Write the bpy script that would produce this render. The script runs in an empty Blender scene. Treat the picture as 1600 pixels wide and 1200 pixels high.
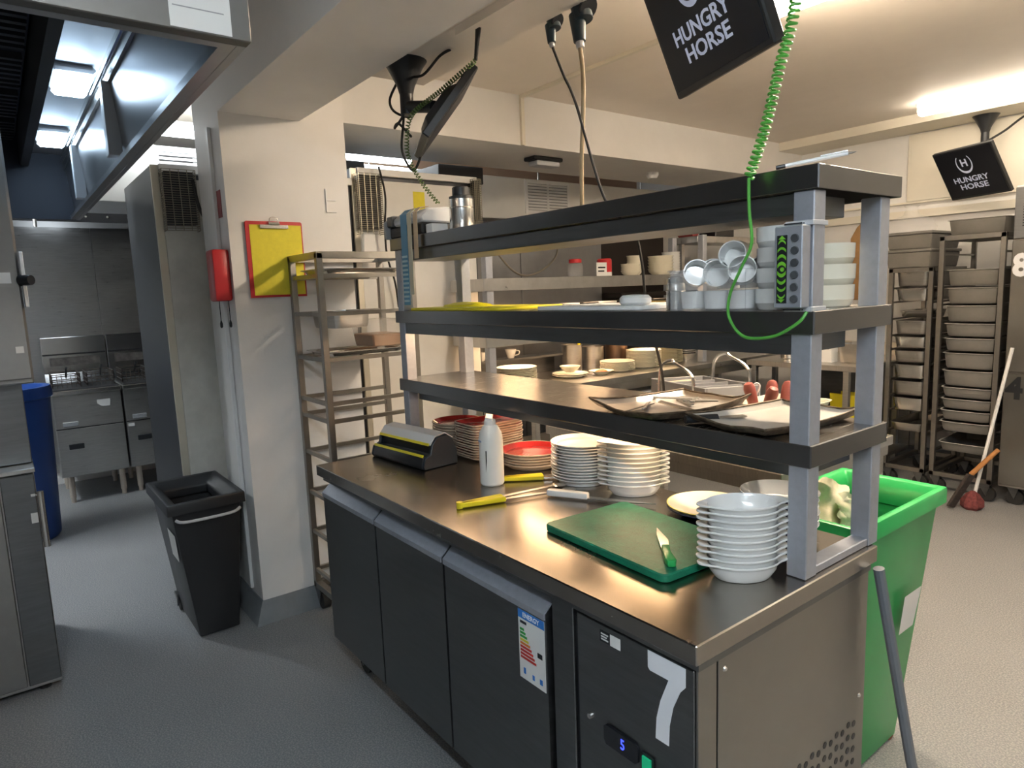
import bpy, bmesh, math, random
from mathutils import Vector, Matrix, Euler
random.seed(7)
C = bpy.context.scene.collection
SC = bpy.context.scene
R = math.radians

# ------------------------------------------------------------------ camera
CAM = Vector((2.49, -0.926, 1.522))
def camera():
    yaw, pitch, roll, f = R(142.65), R(-7.915), R(-2.194), 1046.1
    cy, sy, cp, sp = math.cos(yaw), math.sin(yaw), math.cos(pitch), math.sin(pitch)
    fw = Vector((cy*cp, sy*cp, sp)); r = Vector((sy, -cy, 0)); u = r.cross(fw)
    r2 = math.cos(roll)*r + math.sin(roll)*u
    u2 = -math.sin(roll)*r + math.cos(roll)*u
    cd = bpy.data.cameras.new('camera'); co = bpy.data.objects.new('camera', cd); C.objects.link(co)
    cd.sensor_fit = 'HORIZONTAL'; cd.sensor_width = 36; cd.lens = f/1600*36; cd.clip_start = .02
    m = Matrix((r2, u2, -fw)).transposed().to_4x4(); m.translation = CAM
    co.matrix_world = m
    SC.camera = co
camera()

# ------------------------------------------------------------------ world, exposure
w = bpy.data.worlds.new('world'); SC.world = w; w.use_nodes = True
w.node_tree.nodes['Background'].inputs[0].default_value = (.75, .8, .9, 1)
w.node_tree.nodes['Background'].inputs[1].default_value = .05
SC.view_settings.view_transform = 'Standard'; SC.view_settings.look = 'None'
SC.view_settings.gamma = 1; SC.view_settings.use_curve_mapping = False
SC.view_settings.exposure = 2.0
BATTEN, HOODL, HEAT = 24.0, 7.5, .21      # strengths: ceiling battens, hood bulkhead lamps, heat lamps

# ------------------------------------------------------------------ materials
MATS = {}
def mat(name, col, rough=.5, metal=0, noise=0, nscale=8, stretch=(1,1,1), bump=0, bscale=60, rvar=0, emit=0, alpha=1, trans=0, col2=None, spec=None, coat=0):
    if name in MATS: return MATS[name]
    m = bpy.data.materials.new(name); m.use_nodes = True
    nt = m.node_tree; b = nt.nodes['Principled BSDF']
    b.inputs['Base Color'].default_value = (*col, 1); b.inputs['Roughness'].default_value = rough; b.inputs['Metallic'].default_value = metal
    if spec is not None: b.inputs['Specular IOR Level'].default_value = spec
    if coat: b.inputs['Coat Weight'].default_value = coat
    if trans: b.inputs['Transmission Weight'].default_value = trans; b.inputs['IOR'].default_value = 1.2
    if alpha < 1: b.inputs['Alpha'].default_value = alpha
    if emit:
        b.inputs['Emission Color'].default_value = (*col, 1); b.inputs['Emission Strength'].default_value = emit
    tc = None
    def texco(st):
        t = nt.nodes.new('ShaderNodeTexCoord'); mp = nt.nodes.new('ShaderNodeMapping'); mp.inputs['Scale'].default_value = st
        nt.links.new(t.outputs['Object'], mp.inputs['Vector']); return mp.outputs[0]
    if noise or rvar or col2:
        v = texco(stretch); n = nt.nodes.new('ShaderNodeTexNoise'); n.inputs['Scale'].default_value = nscale; n.inputs['Detail'].default_value = 6; n.inputs['Roughness'].default_value = .65
        nt.links.new(v, n.inputs['Vector'])
        rp = nt.nodes.new('ShaderNodeValToRGB'); rp.color_ramp.elements[0].position = .3; rp.color_ramp.elements[1].position = .7
        c2 = col2 if col2 else tuple(min(1, c*(1+noise)) for c in col)
        c1 = col if col2 else tuple(c*(1-noise) for c in col)
        rp.color_ramp.elements[0].color = (*c1, 1); rp.color_ramp.elements[1].color = (*c2, 1)
        nt.links.new(n.outputs['Fac'], rp.inputs[0]); nt.links.new(rp.outputs[0], b.inputs['Base Color'])
        if rvar:
            mr = nt.nodes.new('ShaderNodeMapRange'); mr.inputs['From Min'].default_value = .3; mr.inputs['From Max'].default_value = .7
            mr.inputs['To Min'].default_value = max(.02, rough-rvar); mr.inputs['To Max'].default_value = rough+rvar
            nt.links.new(n.outputs['Fac'], mr.inputs['Value']); nt.links.new(mr.outputs[0], b.inputs['Roughness'])
    if bump:
        v = texco((1,1,1)); n = nt.nodes.new('ShaderNodeTexNoise'); n.inputs['Scale'].default_value = bscale; n.inputs['Detail'].default_value = 3
        nt.links.new(v, n.inputs['Vector'])
        bp = nt.nodes.new('ShaderNodeBump'); bp.inputs['Strength'].default_value = bump; bp.inputs['Distance'].default_value = .01
        nt.links.new(n.outputs['Fac'], bp.inputs['Height']); nt.links.new(bp.outputs[0], b.inputs['Normal'])
    MATS[name] = m; return m
def speckle(name, col, col2, rough):
    m = mat(name, col, rough, noise=.10, nscale=1.3, bump=.12, bscale=220)
    nt = m.node_tree; b = nt.nodes['Principled BSDF']
    src = b.inputs['Base Color'].links[0].from_socket
    t = nt.nodes.new('ShaderNodeTexCoord'); n = nt.nodes.new('ShaderNodeTexNoise'); n.inputs['Scale'].default_value = 170; n.inputs['Detail'].default_value = 2
    nt.links.new(t.outputs['Object'], n.inputs['Vector'])
    rp = nt.nodes.new('ShaderNodeValToRGB'); rp.color_ramp.elements[0].position = .42; rp.color_ramp.elements[1].position = .62
    nt.links.new(n.outputs['Fac'], rp.inputs[0])
    mx = nt.nodes.new('ShaderNodeMix'); mx.data_type = 'RGBA'
    nt.links.new(rp.outputs[0], mx.inputs[0]); nt.links.new(src, mx.inputs[6]); mx.inputs[7].default_value = (*col2, 1)
    nt.links.new(mx.outputs[2], b.inputs['Base Color'])
    return m
FLOOR = speckle('floor_resin', (.20,.21,.222), (.335,.33,.322), .55)
COVE = mat('cove_resin', (.20,.215,.23), .5, noise=.12, nscale=9, bump=.1, bscale=200)
WHITE = mat('white_paint', (.80,.785,.76), .55, noise=.04, nscale=2.5, bump=.05, bscale=90)
CEIL = mat('ceiling_paint_warm_glow', (.87,.80,.715), .6, noise=.05, nscale=1.2, bump=.05, bscale=60)  # peach tint carries the warm lamp glow on the ceiling
CREAM = mat('cream_paint', (.78,.73,.62), .5, noise=.03, nscale=3)
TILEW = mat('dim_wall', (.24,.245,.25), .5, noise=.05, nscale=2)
STEEL = mat('brushed_steel', (.56,.55,.53), .34, 1, noise=.10, nscale=10, stretch=(1,1,14), rvar=.07)
STEELH = mat('brushed_steel_flat', (.56,.55,.53), .34, 1, noise=.10, nscale=10, stretch=(14,1,1), rvar=.07)
STEELB = mat('bright_steel', (.72,.71,.69), .22, 1)
DSTEEL = mat('dark_steel', (.20,.205,.21), .40, 1, noise=.12, nscale=6, stretch=(1,1,10), rvar=.06)
PSTEEL = mat('post_steel', (.46,.485,.54), .42, .6, noise=.06, nscale=60)
SIDEST = mat('side_steel', (.30,.29,.272), .36, 1, noise=.08, nscale=3, rvar=.05)
TOPST = mat('worktop_steel', (.36,.335,.305), .25, 1, noise=.05, nscale=5, rvar=.04)
RSTEEL = mat('rack_steel', (.34,.325,.30), .38, 1, noise=.08, nscale=20)
GSTEEL = mat('gantry_steel', (.21,.21,.215), .30, 1, noise=.04, nscale=9, rvar=.02)
GTOP = mat('gantry_shelf_top', (.46,.44,.42), .24, 1, noise=.08, nscale=12, stretch=(14,1,1), rvar=.05)
HOODST = mat('hood_steel', (.55,.55,.56), .33, 1, noise=.05, nscale=3, rvar=.02)
HOODP = mat('hood_lamp_panel', (.50,.51,.53), .50, 1)
BLACK = mat('black_plastic', (.018,.019,.021), .42)
BLACKG = mat('black_gloss', (.012,.013,.016), .22)
RUBBER = mat('black_rubber', (.022,.021,.02), .7)
DARK = mat('dark_interior', (.03,.03,.032), .6)
GREYP = mat('grey_plastic', (.30,.31,.32), .5)
LGREY = mat('pale_grey_plastic', (.55,.56,.58), .4)
WPLAST = mat('white_plastic', (.80,.80,.79), .35)
CHINA = mat('white_china', (.82,.825,.81), .16, coat=.3)
CHINAC = mat('cream_china', (.82,.78,.64), .2)
CHINAB = mat('china_edge_buff', (.55,.45,.34), .35)
BLUECH = mat('blue_china', (.018,.022,.06), .18)
REDCH = mat('red_china', (.42,.03,.03), .14, noise=.35, nscale=9, coat=.4)
YRIM = mat('yellow_rim', (.70,.66,.18), .25)
GREENB = mat('green_board', (.006,.18,.095), .45, noise=.25, nscale=30, bump=.12, bscale=180)
GREENP = mat('green_plastic', (.025,.40,.10), .30)
GREEND = mat('green_bin_body', (.025,.34,.09), .35)
YELLOW = mat('yellow_plastic', (.80,.68,.02), .4)
YPAPER = mat('yellow_paper', (.80,.70,.05), .7, noise=.06, nscale=30)
RED = mat('red_plastic', (.55,.025,.03), .35)
MAROON = mat('dull_red', (.30,.05,.05), .6)
BLUEP = mat('blue_plastic', (.02,.07,.28), .4)
BLUED = mat('dark_blue_plastic', (.012,.02,.03), .5)
GCORD = mat('green_cable', (.10,.42,.06), .4)
BEIGE = mat('beige_cable', (.36,.27,.16), .6)
PAPER = mat('paper', (.78,.78,.76), .7)
CARD = mat('brown_card', (.42,.24,.10), .7, noise=.15, nscale=14)
WOOD = mat('worn_wood', (.45,.24,.10), .6, noise=.25, nscale=10, stretch=(1,1,.15))
BROWNF = mat('caramel_sauce', (.40,.17,.04), .4)
RUST = mat('dirty_brown', (.10,.065,.045), .7, noise=.4, nscale=20)
TRAYB = mat('baked_tray', (.60,.57,.53), .42, .8, noise=.18, nscale=9, rvar=.06)
TRAYE = mat('baked_tray_edge', (.13,.10,.07), .55, .6, noise=.8, nscale=30)
LINER = mat('tray_liner', (.50,.48,.44), .5, noise=.12, nscale=7, bump=.1, bscale=20)
FOODC = mat('pale_waste_leaves', (.66,.62,.46), .6, noise=.22, nscale=18, bump=.25, bscale=30)
SAUS = mat('pink_red_handle', (.34,.10,.085), .35)
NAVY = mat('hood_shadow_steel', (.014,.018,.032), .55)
FSIDE = mat('fridge_side_steel', (.06,.062,.068), .38, .7)
GLASSY = mat('clear_plastic', (.86,.87,.88), .12, alpha=.14)
FILM = mat('frosted_film', (.85,.86,.87), .25, alpha=.75)
BOTTLE = mat('milky_bottle', (.82,.83,.80), .4)
PEACH = mat('wall_peach_light', (.72,.50,.36), .6)  # warm orange light on the wall is put into its colour
CHAR = mat('charcoal', (.06,.065,.07), .35, noise=.1, nscale=20)
SCRN = mat('screen_black', (.010,.012,.018), .38, spec=.3)
LOGO = mat('screen_lettering', (.55,.59,.74), .5, emit=.06)
WHITEV = mat('white_vinyl', (.86,.88,.92), .4)
BLACKV = mat('black_vinyl', (.015,.017,.02), .4)
BLUEV = mat('blue_print', (.03,.20,.60), .5)
LGREEN = mat('lime_print', (.16,.50,.03), .5)
BARG = mat('bar_green', (.03,.35,.06), .5); BARY = mat('bar_yellow', (.75,.62,.05), .5); BARO = mat('bar_orange', (.75,.22,.03), .5); BARR = mat('bar_red', (.55,.03,.02), .5)
LEDB = mat('blue_digits', (.03,.05,1.0), .5, emit=.9)
LEDG = mat('green_switch', (.01,.35,.16), .3, emit=.12)
TUBEY = mat('tube_light_warm', (1,.82,.62), .5, emit=BATTEN*1.35)
TUBER = mat('tube_light_dim', (1,.89,.74), .5, emit=BATTEN*.17)
TUBES = mat('strip_light', (.9,.96,1), .5, emit=BATTEN*.2)
TUBEW = mat('tube_light', (1,.95,.86), .5, emit=BATTEN)
FILLC = mat('fill_tube_cool', (.78,.90,1), .5, emit=BATTEN*.95)
FILLF = mat('fill_tube_far', (.86,.94,1), .5, emit=BATTEN*1.25)
HOODLAMP = mat('hood_lamp_glass', (.60,.80,1), .5, emit=HOODL)
QUARTZ = mat('quartz_lamp', (1,.62,.30), .5, emit=30*HEAT)
BRASS = mat('brass_wire', (.30,.28,.22), .4, 1)

# ------------------------------------------------------------------ mesh builder
class B:
    def __init__(s): s.V = []; s.F = []; s.M = []; s.mi = 0
    def m(s, i): s.mi = i; return s
    def add(s, vs, fs):
        o = len(s.V); s.V += [Vector(v) for v in vs]
        for f in fs: s.F.append([o+i for i in f]); s.M.append(s.mi)
        return s
    def box(s, x0, x1, y0, y1, z0, z1):
        return s.add([(x0,y0,z0),(x1,y0,z0),(x1,y1,z0),(x0,y1,z0),(x0,y0,z1),(x1,y0,z1),(x1,y1,z1),(x0,y1,z1)],
            [(0,3,2,1),(4,5,6,7),(0,1,5,4),(1,2,6,5),(2,3,7,6),(3,0,4,7)])
    def obox(s, c, size, rot=(0,0,0)):
        m = Euler(rot).to_matrix(); h = [d/2 for d in size]; c = Vector(c)
        vs = [c + m @ Vector((x*h[0], y*h[1], z*h[2])) for z in (-1,1) for x, y in ((-1,-1),(1,-1),(1,1),(-1,1))]
        return s.add(vs, [(0,3,2,1),(4,5,6,7),(0,1,5,4),(1,2,6,5),(2,3,7,6),(3,0,4,7)])
    def frus(s, a, za, b, zb, cap=True):         # a, b: (x0,x1,y0,y1)
        vs = [(a[0],a[2],za),(a[1],a[2],za),(a[1],a[3],za),(a[0],a[3],za),(b[0],b[2],zb),(b[1],b[2],zb),(b[1],b[3],zb),(b[0],b[3],zb)]
        f = [(0,1,5,4),(1,2,6,5),(2,3,7,6),(3,0,4,7)]
        if cap: f += [(0,3,2,1),(4,5,6,7)]
        return s.add(vs, f)
    def cyl(s, p0, p1, r0, r1=None, n=16, cap=True):
        p0, p1 = Vector(p0), Vector(p1); r1 = r0 if r1 is None else r1
        d = (p1-p0).normalized(); a = d.orthogonal().normalized(); b = d.cross(a)
        vs = []
        for p, r in ((p0,r0),(p1,r1)):
            for i in range(n):
                t = 2*math.pi*i/n; vs.append(p + r*(math.cos(t)*a + math.sin(t)*b))
        f = [(i, (i+1)%n, n+(i+1)%n, n+i) for i in range(n)]
        if cap: f += [tuple(range(n-1,-1,-1)), tuple(range(n,2*n))]
        return s.add(vs, f)
    def tube(s, pts, r, n=8, closed=False, cap=True):
        pts = [Vector(p) for p in pts]; k = len(pts)
        vs = []; a = None
        for i, p in enumerate(pts):
            q0 = pts[i-1] if (i or closed) else p; q1 = pts[(i+1)%k] if (i < k-1 or closed) else p
            d = (q1-q0).normalized()
            a = d.orthogonal().normalized() if a is None else (a - d*a.dot(d)).normalized()
            b = d.cross(a); rr = r[i] if isinstance(r, (list, tuple)) else r
            for j in range(n):
                t = 2*math.pi*j/n; vs.append(p + rr*(math.cos(t)*a + math.sin(t)*b))
        f = []
        for i in range(k if closed else k-1):
            u, v = i*n, ((i+1)%k)*n
            for j in range(n): f.append((u+j, u+(j+1)%n, v+(j+1)%n, v+j))
        if cap and not closed: f += [tuple(range(n-1,-1,-1)), tuple(range((k-1)*n, k*n))]
        return s.add(vs, f)
    def lathe(s, prof, c=(0,0,0), n=28, rad=None, cap0=True, cap1=True, rot=0):   # prof: (scale, z); rad(theta) -> (x,y) of unit outline
        cx, cy, cz = c; vs = []
        for r, z in prof:
            for i in range(n):
                t = 2*math.pi*i/n
                x, y = rad(t, r) if rad else (r*math.cos(t), r*math.sin(t))
                if rot: x, y = x*math.cos(rot)-y*math.sin(rot), x*math.sin(rot)+y*math.cos(rot)
                vs.append((cx+x, cy+y, cz+z))
        f = []
        for k in range(len(prof)-1):
            for i in range(n): f.append((k*n+i, k*n+(i+1)%n, (k+1)*n+(i+1)%n, (k+1)*n+i))
        if cap0: f.append(tuple(range(n-1,-1,-1)))
        if cap1: f.append(tuple(range((len(prof)-1)*n, len(prof)*n)))
        return s.add(vs, f)
    def prism(s, poly, a0, a1, axis='x'):
        k = len(poly)
        def P(a, u, v): return {'x': (a,u,v), 'y': (u,a,v), 'z': (u,v,a)}[axis]
        vs = [P(a0,*p) for p in poly] + [P(a1,*p) for p in poly]
        f = [(i, (i+1)%k, k+(i+1)%k, k+i) for i in range(k)] + [tuple(range(k-1,-1,-1)), tuple(range(k,2*k))]
        return s.add(vs, f)
    def xf(s, mtx, i0=0):
        for i in range(i0, len(s.V)): s.V[i] = mtx @ s.V[i]
        return s

def mesh(name, b, mats, bevel=0, smooth=True, seg=1):
    me = bpy.data.meshes.new(name)
    me.from_pydata([tuple(v) for v in b.V], [], b.F)
    for m_ in (mats if isinstance(mats, (list, tuple)) else [mats]): me.materials.append(m_)
    me.polygons.foreach_set('material_index', b.M)
    bm = bmesh.new(); bm.from_mesh(me)
    bmesh.ops.recalc_face_normals(bm, faces=bm.faces)
    if bevel:
        es = [e for e in bm.edges if len(e.link_faces) == 2 and e.calc_face_angle(0) > R(30)]
        bmesh.ops.bevel(bm, geom=es, offset=bevel, segments=seg, affect='EDGES', profile=.5, clamp_overlap=True)
    bm.to_mesh(me); bm.free()
    if smooth:
        me.shade_smooth(); me.set_sharp_from_angle(angle=R(35))
    return me
def thing(name, label, cat, loc=(0,0,0), rotz=0, group=None):
    o = bpy.data.objects.new(name, None); C.objects.link(o); o.empty_display_size = .05
    o.location = loc; o.rotation_euler = (0,0,rotz); o['label'] = label; o['category'] = cat
    if group: o['group'] = group
    return o
def part(th, name, b, mats, bevel=0, label=None, local=False, smooth=True, seg=1, par=None):
    """a child mesh; vertices in world space unless local. th: the thing, par: the part it hangs on (sub-part)"""
    if not local:
        for i in range(len(b.V)): b.V[i] = b.V[i] - Vector(th.location)
    o = bpy.data.objects.new(name, mesh(name, b, mats, bevel, smooth, seg)); C.objects.link(o); o.parent = par or th
    if label: o['label'] = label
    return o
def solo(name, b, mats, label, cat, group=None, bevel=0, smooth=True, seg=1):
    xs = [v.x for v in b.V]; ys = [v.y for v in b.V]; zs = [v.z for v in b.V]
    c = Vector(((min(xs)+max(xs))/2, (min(ys)+max(ys))/2, min(zs)))
    b.V = [v-c for v in b.V]
    o = bpy.data.objects.new(name, mesh(name, b, mats, bevel, smooth, seg)); C.objects.link(o); o.location = c
    o['label'] = label; o['category'] = cat
    if group: o['group'] = group
    return o
def struct(name, b, mats, label=None, bevel=0, par=None):
    o = bpy.data.objects.new(name, mesh(name, b, mats, bevel)); C.objects.link(o)
    if par: o.parent = par
    else: o['kind'] = 'structure'
    if label: o['label'] = label
    return o
def dup(root, loc, rotz=None, label=None, group=None):
    r = root.copy(); C.objects.link(r); r.location = loc
    if rotz is not None: r.rotation_euler = (0,0,rotz)
    if label: r['label'] = label
    if group: r['group'] = group
    for ch in list(root.children):
        c = ch.copy(); C.objects.link(c); c.parent = r
        for g in list(ch.children):
            d = g.copy(); C.objects.link(d); d.parent = c
    return r
def text_b(txt, size, thick=0, sx=1, bold=0):
    cu = bpy.data.curves.new('t', 'FONT'); cu.body = txt; cu.size = size; cu.align_x = 'CENTER'; cu.align_y = 'CENTER'; cu.offset = bold; cu.extrude = thick
    cu.resolution_u = 3
    o = bpy.data.objects.new('t', cu); C.objects.link(o)
    dg = bpy.context.evaluated_depsgraph_get(); me = bpy.data.meshes.new_from_object(o.evaluated_get(dg))
    b = B(); b.add([(v.co.x*sx, v.co.y, v.co.z) for v in me.vertices], [tuple(p.vertices) for p in me.polygons])
    bpy.data.objects.remove(o); bpy.data.curves.remove(cu); bpy.data.meshes.remove(me)
    return b
def spline(pts, k=8):
    pts = [Vector(p) for p in pts]; out = []
    for i in range(len(pts)-1):
        p0 = pts[max(i-1,0)]; p1 = pts[i]; p2 = pts[i+1]; p3 = pts[min(i+2,len(pts)-1)]
        for j in range(k):
            t = j/k
            out.append(.5*((2*p1)+(p2-p0)*t+(2*p0-5*p1+4*p2-p3)*t*t+(3*p1-p0-3*p2+p3)*t**3))
    out.append(pts[-1]); return out
def coil(pts, r, turns, step=10):
    pl = spline(pts, 12); d = [0]
    for i in range(1, len(pl)): d.append(d[-1]+(pl[i]-pl[i-1]).length)
    tot = d[-1]; out = []; n = turns*step; k = 0
    for i in range(n+1):
        s_ = tot*i/n
        while k < len(pl)-2 and d[k+1] < s_: k += 1
        t = (s_-d[k])/max(1e-6, d[k+1]-d[k]); p = pl[k].lerp(pl[k+1], t); ax = (pl[k+1]-pl[k]).normalized()
        a = ax.cross(Vector((.3,1,.1))).normalized(); b_ = ax.cross(a); th = 2*math.pi*i/step
        out.append(p + r*(math.cos(th)*a+math.sin(th)*b_))
    return out
ORD = ['topmost','second from the top','third from the top','fourth from the top','fifth from the top','sixth from the top','seventh from the top','eighth from the top','ninth from the top','tenth from the top','eleventh from the top','twelfth from the top','thirteenth from the top','fourteenth from the top','fifteenth from the top','sixteenth from the top']
def ordn(i, n): return 'bottom' if i == n-1 and n > 1 else ORD[i]
def stack(name, mesh_b, mats, loc, n, pitch, what, where, cat, group, rotz=0, jit=.0015, top_mats=None, parts=None):
    """n nested pieces as separate things; piece 0 is the topmost"""
    me = mesh(name, mesh_b, mats); out = []
    for i in range(n):
        o = bpy.data.objects.new(name, me); C.objects.link(o)
        o.location = (loc[0]+random.uniform(-jit,jit), loc[1]+random.uniform(-jit,jit), loc[2]+pitch*(n-1-i))
        o.rotation_euler = (0,0,rotz+random.uniform(-.02,.02))
        o['label'] = f'{what}, {ordn(i,n)} {where}'; o['category'] = cat; o['group'] = group
        out.append(o)
    return out

# ================================================================== THE SETTING
struct('floor', B().box(-4.6,4.3,-2.9,5.3,-.1,0), FLOOR, 'grey speckled resin kitchen floor')
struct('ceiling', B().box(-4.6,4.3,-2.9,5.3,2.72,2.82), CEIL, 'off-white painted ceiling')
wb = struct('wall_back', B().box(-4.6,-4.45,-2.9,5.3,0,2.72), WHITE, 'far end wall behind the fryers')
for i, (a, b_) in enumerate(((-1.6,-.72),(-.715,-.185),(-.18,.5),(.505,1.2))):
    o = bpy.data.objects.new('cladding_panel', mesh('cladding_panel', B().box(-4.45,-4.44,a,b_,.1,2.2), DSTEEL if i == 0 else STEEL)); C.objects.link(o); o.parent = wb
struct('wall_right', B().box(-4.45,4.3,5.1,5.3,0,2.72), WHITE)
struct('wall_left', B().box(-4.45,4.3,-2.9,-2.8,0,2.72), TILEW)
struct('wall_front', B().box(4.2,4.3,-2.8,5.1,0,2.72), TILEW)
struct('column', B().box(-1.1,-.67,-.06,.52,.1,2.72), WHITE, 'square white painted column left of the counter')
struct('trim_1', B().frus((-1.15,-.62,-.11,.57), .0, (-1.106,-.664,-.066,.526), .10), COVE, 'blue grey coved skirting around the white column')
struct('beam', B().box(-.67,4.2,-.06,.30,2.34,2.72), WHITE, 'white boxed ceiling beam running from the column')
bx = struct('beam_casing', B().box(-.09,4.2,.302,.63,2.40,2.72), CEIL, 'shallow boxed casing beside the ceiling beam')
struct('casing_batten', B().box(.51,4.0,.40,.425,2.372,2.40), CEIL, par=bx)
bh = struct('bulkhead', B().box(-1.6,-.9,.30,5.1,2.42,2.72), WHITE, 'white bulkhead crossing the room below the ceiling')
struct('trim_2', B().box(-.9,4.2,4.72,5.1,2.65,2.72), CREAM, 'shallow cream beam along the right wall at the ceiling')
struct('baseboard_right', B().frus((-4.4,4.2,5.04,5.1), 0, (-4.4,4.2,5.09,5.1), .1), COVE)
# partition behind the cooking line so that the far side of the pass closes
struct('wall_cookline', B().box(-3.0,-2.9,1.75,5.1,0,2.72), PEACH, 'wall with peach light in its colour behind the cooking line')

# ================================================================== LAMPS ON THE CEILING
def batten(name, x0, x1, y0, y1, z, label, m=TUBEW, w=.05, group='ceiling batten lamps'):
    """fluorescent batten along x or y, diffuser bottom at z"""
    along = 'x' if abs(x1-x0) > abs(y1-y0) else 'y'
    t = thing(name, label, 'light', ((x0+x1)/2,(y0+y1)/2,z), 0, group)
    if along == 'x':
        y = y0
        part(t, 'housing', B().box(x0-.02,x1+.02,y-w*.5,y+w*.5,z+.06,z+.0845), WPLAST, .004)
        prof = [(y-w*.55, z+.06),(y-w, z+.045),(y-w, z+.02),(y-w*.6, z),(y+w*.6, z),(y+w, z+.02),(y+w, z+.045),(y+w*.55, z+.06)]
        part(t, 'diffuser', B().prism(prof, x0, x1, 'x'), m)
    else:
        x = x0
        part(t, 'housing', B().box(x-w*.5,x+w*.5,y0-.02,y1+.02,z+.06,z+.0845), WPLAST, .004)
        prof = [(x-w*.55, z+.06),(x-w, z+.045),(x-w, z+.02),(x-w*.6, z),(x+w*.6, z),(x+w, z+.02),(x+w, z+.045),(x+w*.55, z+.06)]
        part(t, 'diffuser', B().prism(prof, y0, y1, 'y'), m)
    if z < 2.6: part(t, 'hanger', B().cyl(((x0+x1)/2,(y0+y1)/2+.1,z+.085),((x0+x1)/2,(y0+y1)/2+.1,2.7195),.006,n=8), STEEL)
    return t
batten('batten_light', .36,1.86, 4.42,4.42, 2.635, 'long white fluorescent batten above the hanging screen at the right wall', TUBER)
batten('batten_light', 2.5,3.9, -1.3,-1.3, 2.635, 'added fill batten over the left aisle behind the viewer', FILLC)  # unseen lamp, added as cool fill for the counter and posts
batten('batten_light', .86,2.36, 1.75,1.75, 2.595, 'ceiling batten glowing behind the large tilted screen', TUBEY)
batten('batten_light', 2.5,4.0, 3.3,3.3, 2.635, 'added fill batten over the right aisle behind the viewer', TUBER)  # unseen lamp, added to brighten the right aisle
batten('batten_light', -1.95,-1.95, -.25,.5, 2.5, 'bright strip lamp above the louvred panel left of the column', TUBES)
batten('batten_light', -2.0,-2.0, 1.15,1.62, 2.47, 'short strip lamp above the white fridge back', TUBES)
batten('batten_light', -3.4,-2.2, -1.9,-1.9, 2.635, 'added fill batten at the far left beyond the hood', FILLF)  # unseen lamp, added to brighten the fryers

# ================================================================== REFRIGERATED COUNTER
t = thing('refrigerated_counter', 'long stainless refrigerated counter with three doors and a white 7', 'counter', (.9,.35,0))
part(t, 'cabinet_body', B().box(.01,1.77,.055,.69,.16,.835), DSTEEL, .003)
part(t, 'worktop', B().box(0,1.79,0,.70,.839,.88), TOPST, .0025)
part(t, 'worktop_rail', B().box(.012,1.78,.02,.69,.818,.8385), DSTEEL)
for i, (a, b_) in enumerate(((.002,.447),(.457,.886),(.896,1.347))):
    d = part(t, 'door', B().prism([(.02,.165),(.02,.768),(.052,.797),(.054,.797),(.054,.165)], a, b_, 'x'), DSTEEL)
    part(t, 'handle', B().prism([(.0185,.766),(.050,.7955),(.050,.7995),(.0145,.768),(.0145,.752),(.0185,.752)], a+.001, b_-.001, 'x'), PSTEEL, label='bevelled steel grip edge along the door top', par=d)
part(t, 'pillar', B().box(1.357,1.43,.030,.056,.165,.815), DSTEEL, .002)
cp = part(t, 'control_panel', B().box(1.452,1.768,.022,.056,.165,.813), DSTEEL, .002)
part(t, 'panel_gap', B().box(1.43,1.452,.040,.056,.165,.813), BLACKV)
# lettering and fittings on the control panel (flat vinyl, 0.6 mm proud)
def seven(x, z, w, h):
    P = [(0,1),(1,1),(1,.79),(.86,.70),(.68,.48),(.58,.24),(.56,0),(.20,0),(.23,.25),(.34,.48),(.56,.77),(.06,.77),(0,.80)]
    return [(x+u*w, z+v*h) for u, v in P]
part(t, 'number_seven', B().prism(seven(1.657,.630,.092,.180), .0212, .0222, 'y'), WHITEV, label='large white number 7', par=cp, smooth=False)
part(t, 'info_sticker', B().box(1.524,1.554,.0212,.0222,.775,.800).m(1).box(1.554,1.583,.0212,.0222,.775,.800).m(1).box(1.528,1.549,.0206,.0212,.792,.795).box(1.528,1.545,.0206,.0212,.786,.789).box(1.528,1.549,.0206,.0212,.780,.783), [BLACKV, PAPER], label='small black and white sticker', par=cp)
part(t, 'lock', B().cyl((1.492,.0225,.585),(1.492,.014,.585),.008,.006), STEELB, par=cp)
part(t, 'temperature_display', B().prism([(1.535,.585),(1.535,.555),(1.541,.545),(1.625,.545),(1.632,.552),(1.632,.583),(1.626,.590),(1.541,.590)], .016, .0222, 'y'), BLACKG, label='black temperature display with blue digit', par=cp)
dg_ = text_b('5', .034, .0004, .8); dg_.xf(Matrix.Translation((1.590,.0155,.568)) @ Matrix.Rotation(R(90),4,'X'))
part(t, 'digit', dg_, LEDB, par=cp, smooth=False)
part(t, 'rocker_switch', B().box(1.640,1.672,.018,.0222,.535,.583).m(1).box(1.645,1.667,.014,.018,.541,.577), [BLACKV, LEDG], par=cp)
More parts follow.
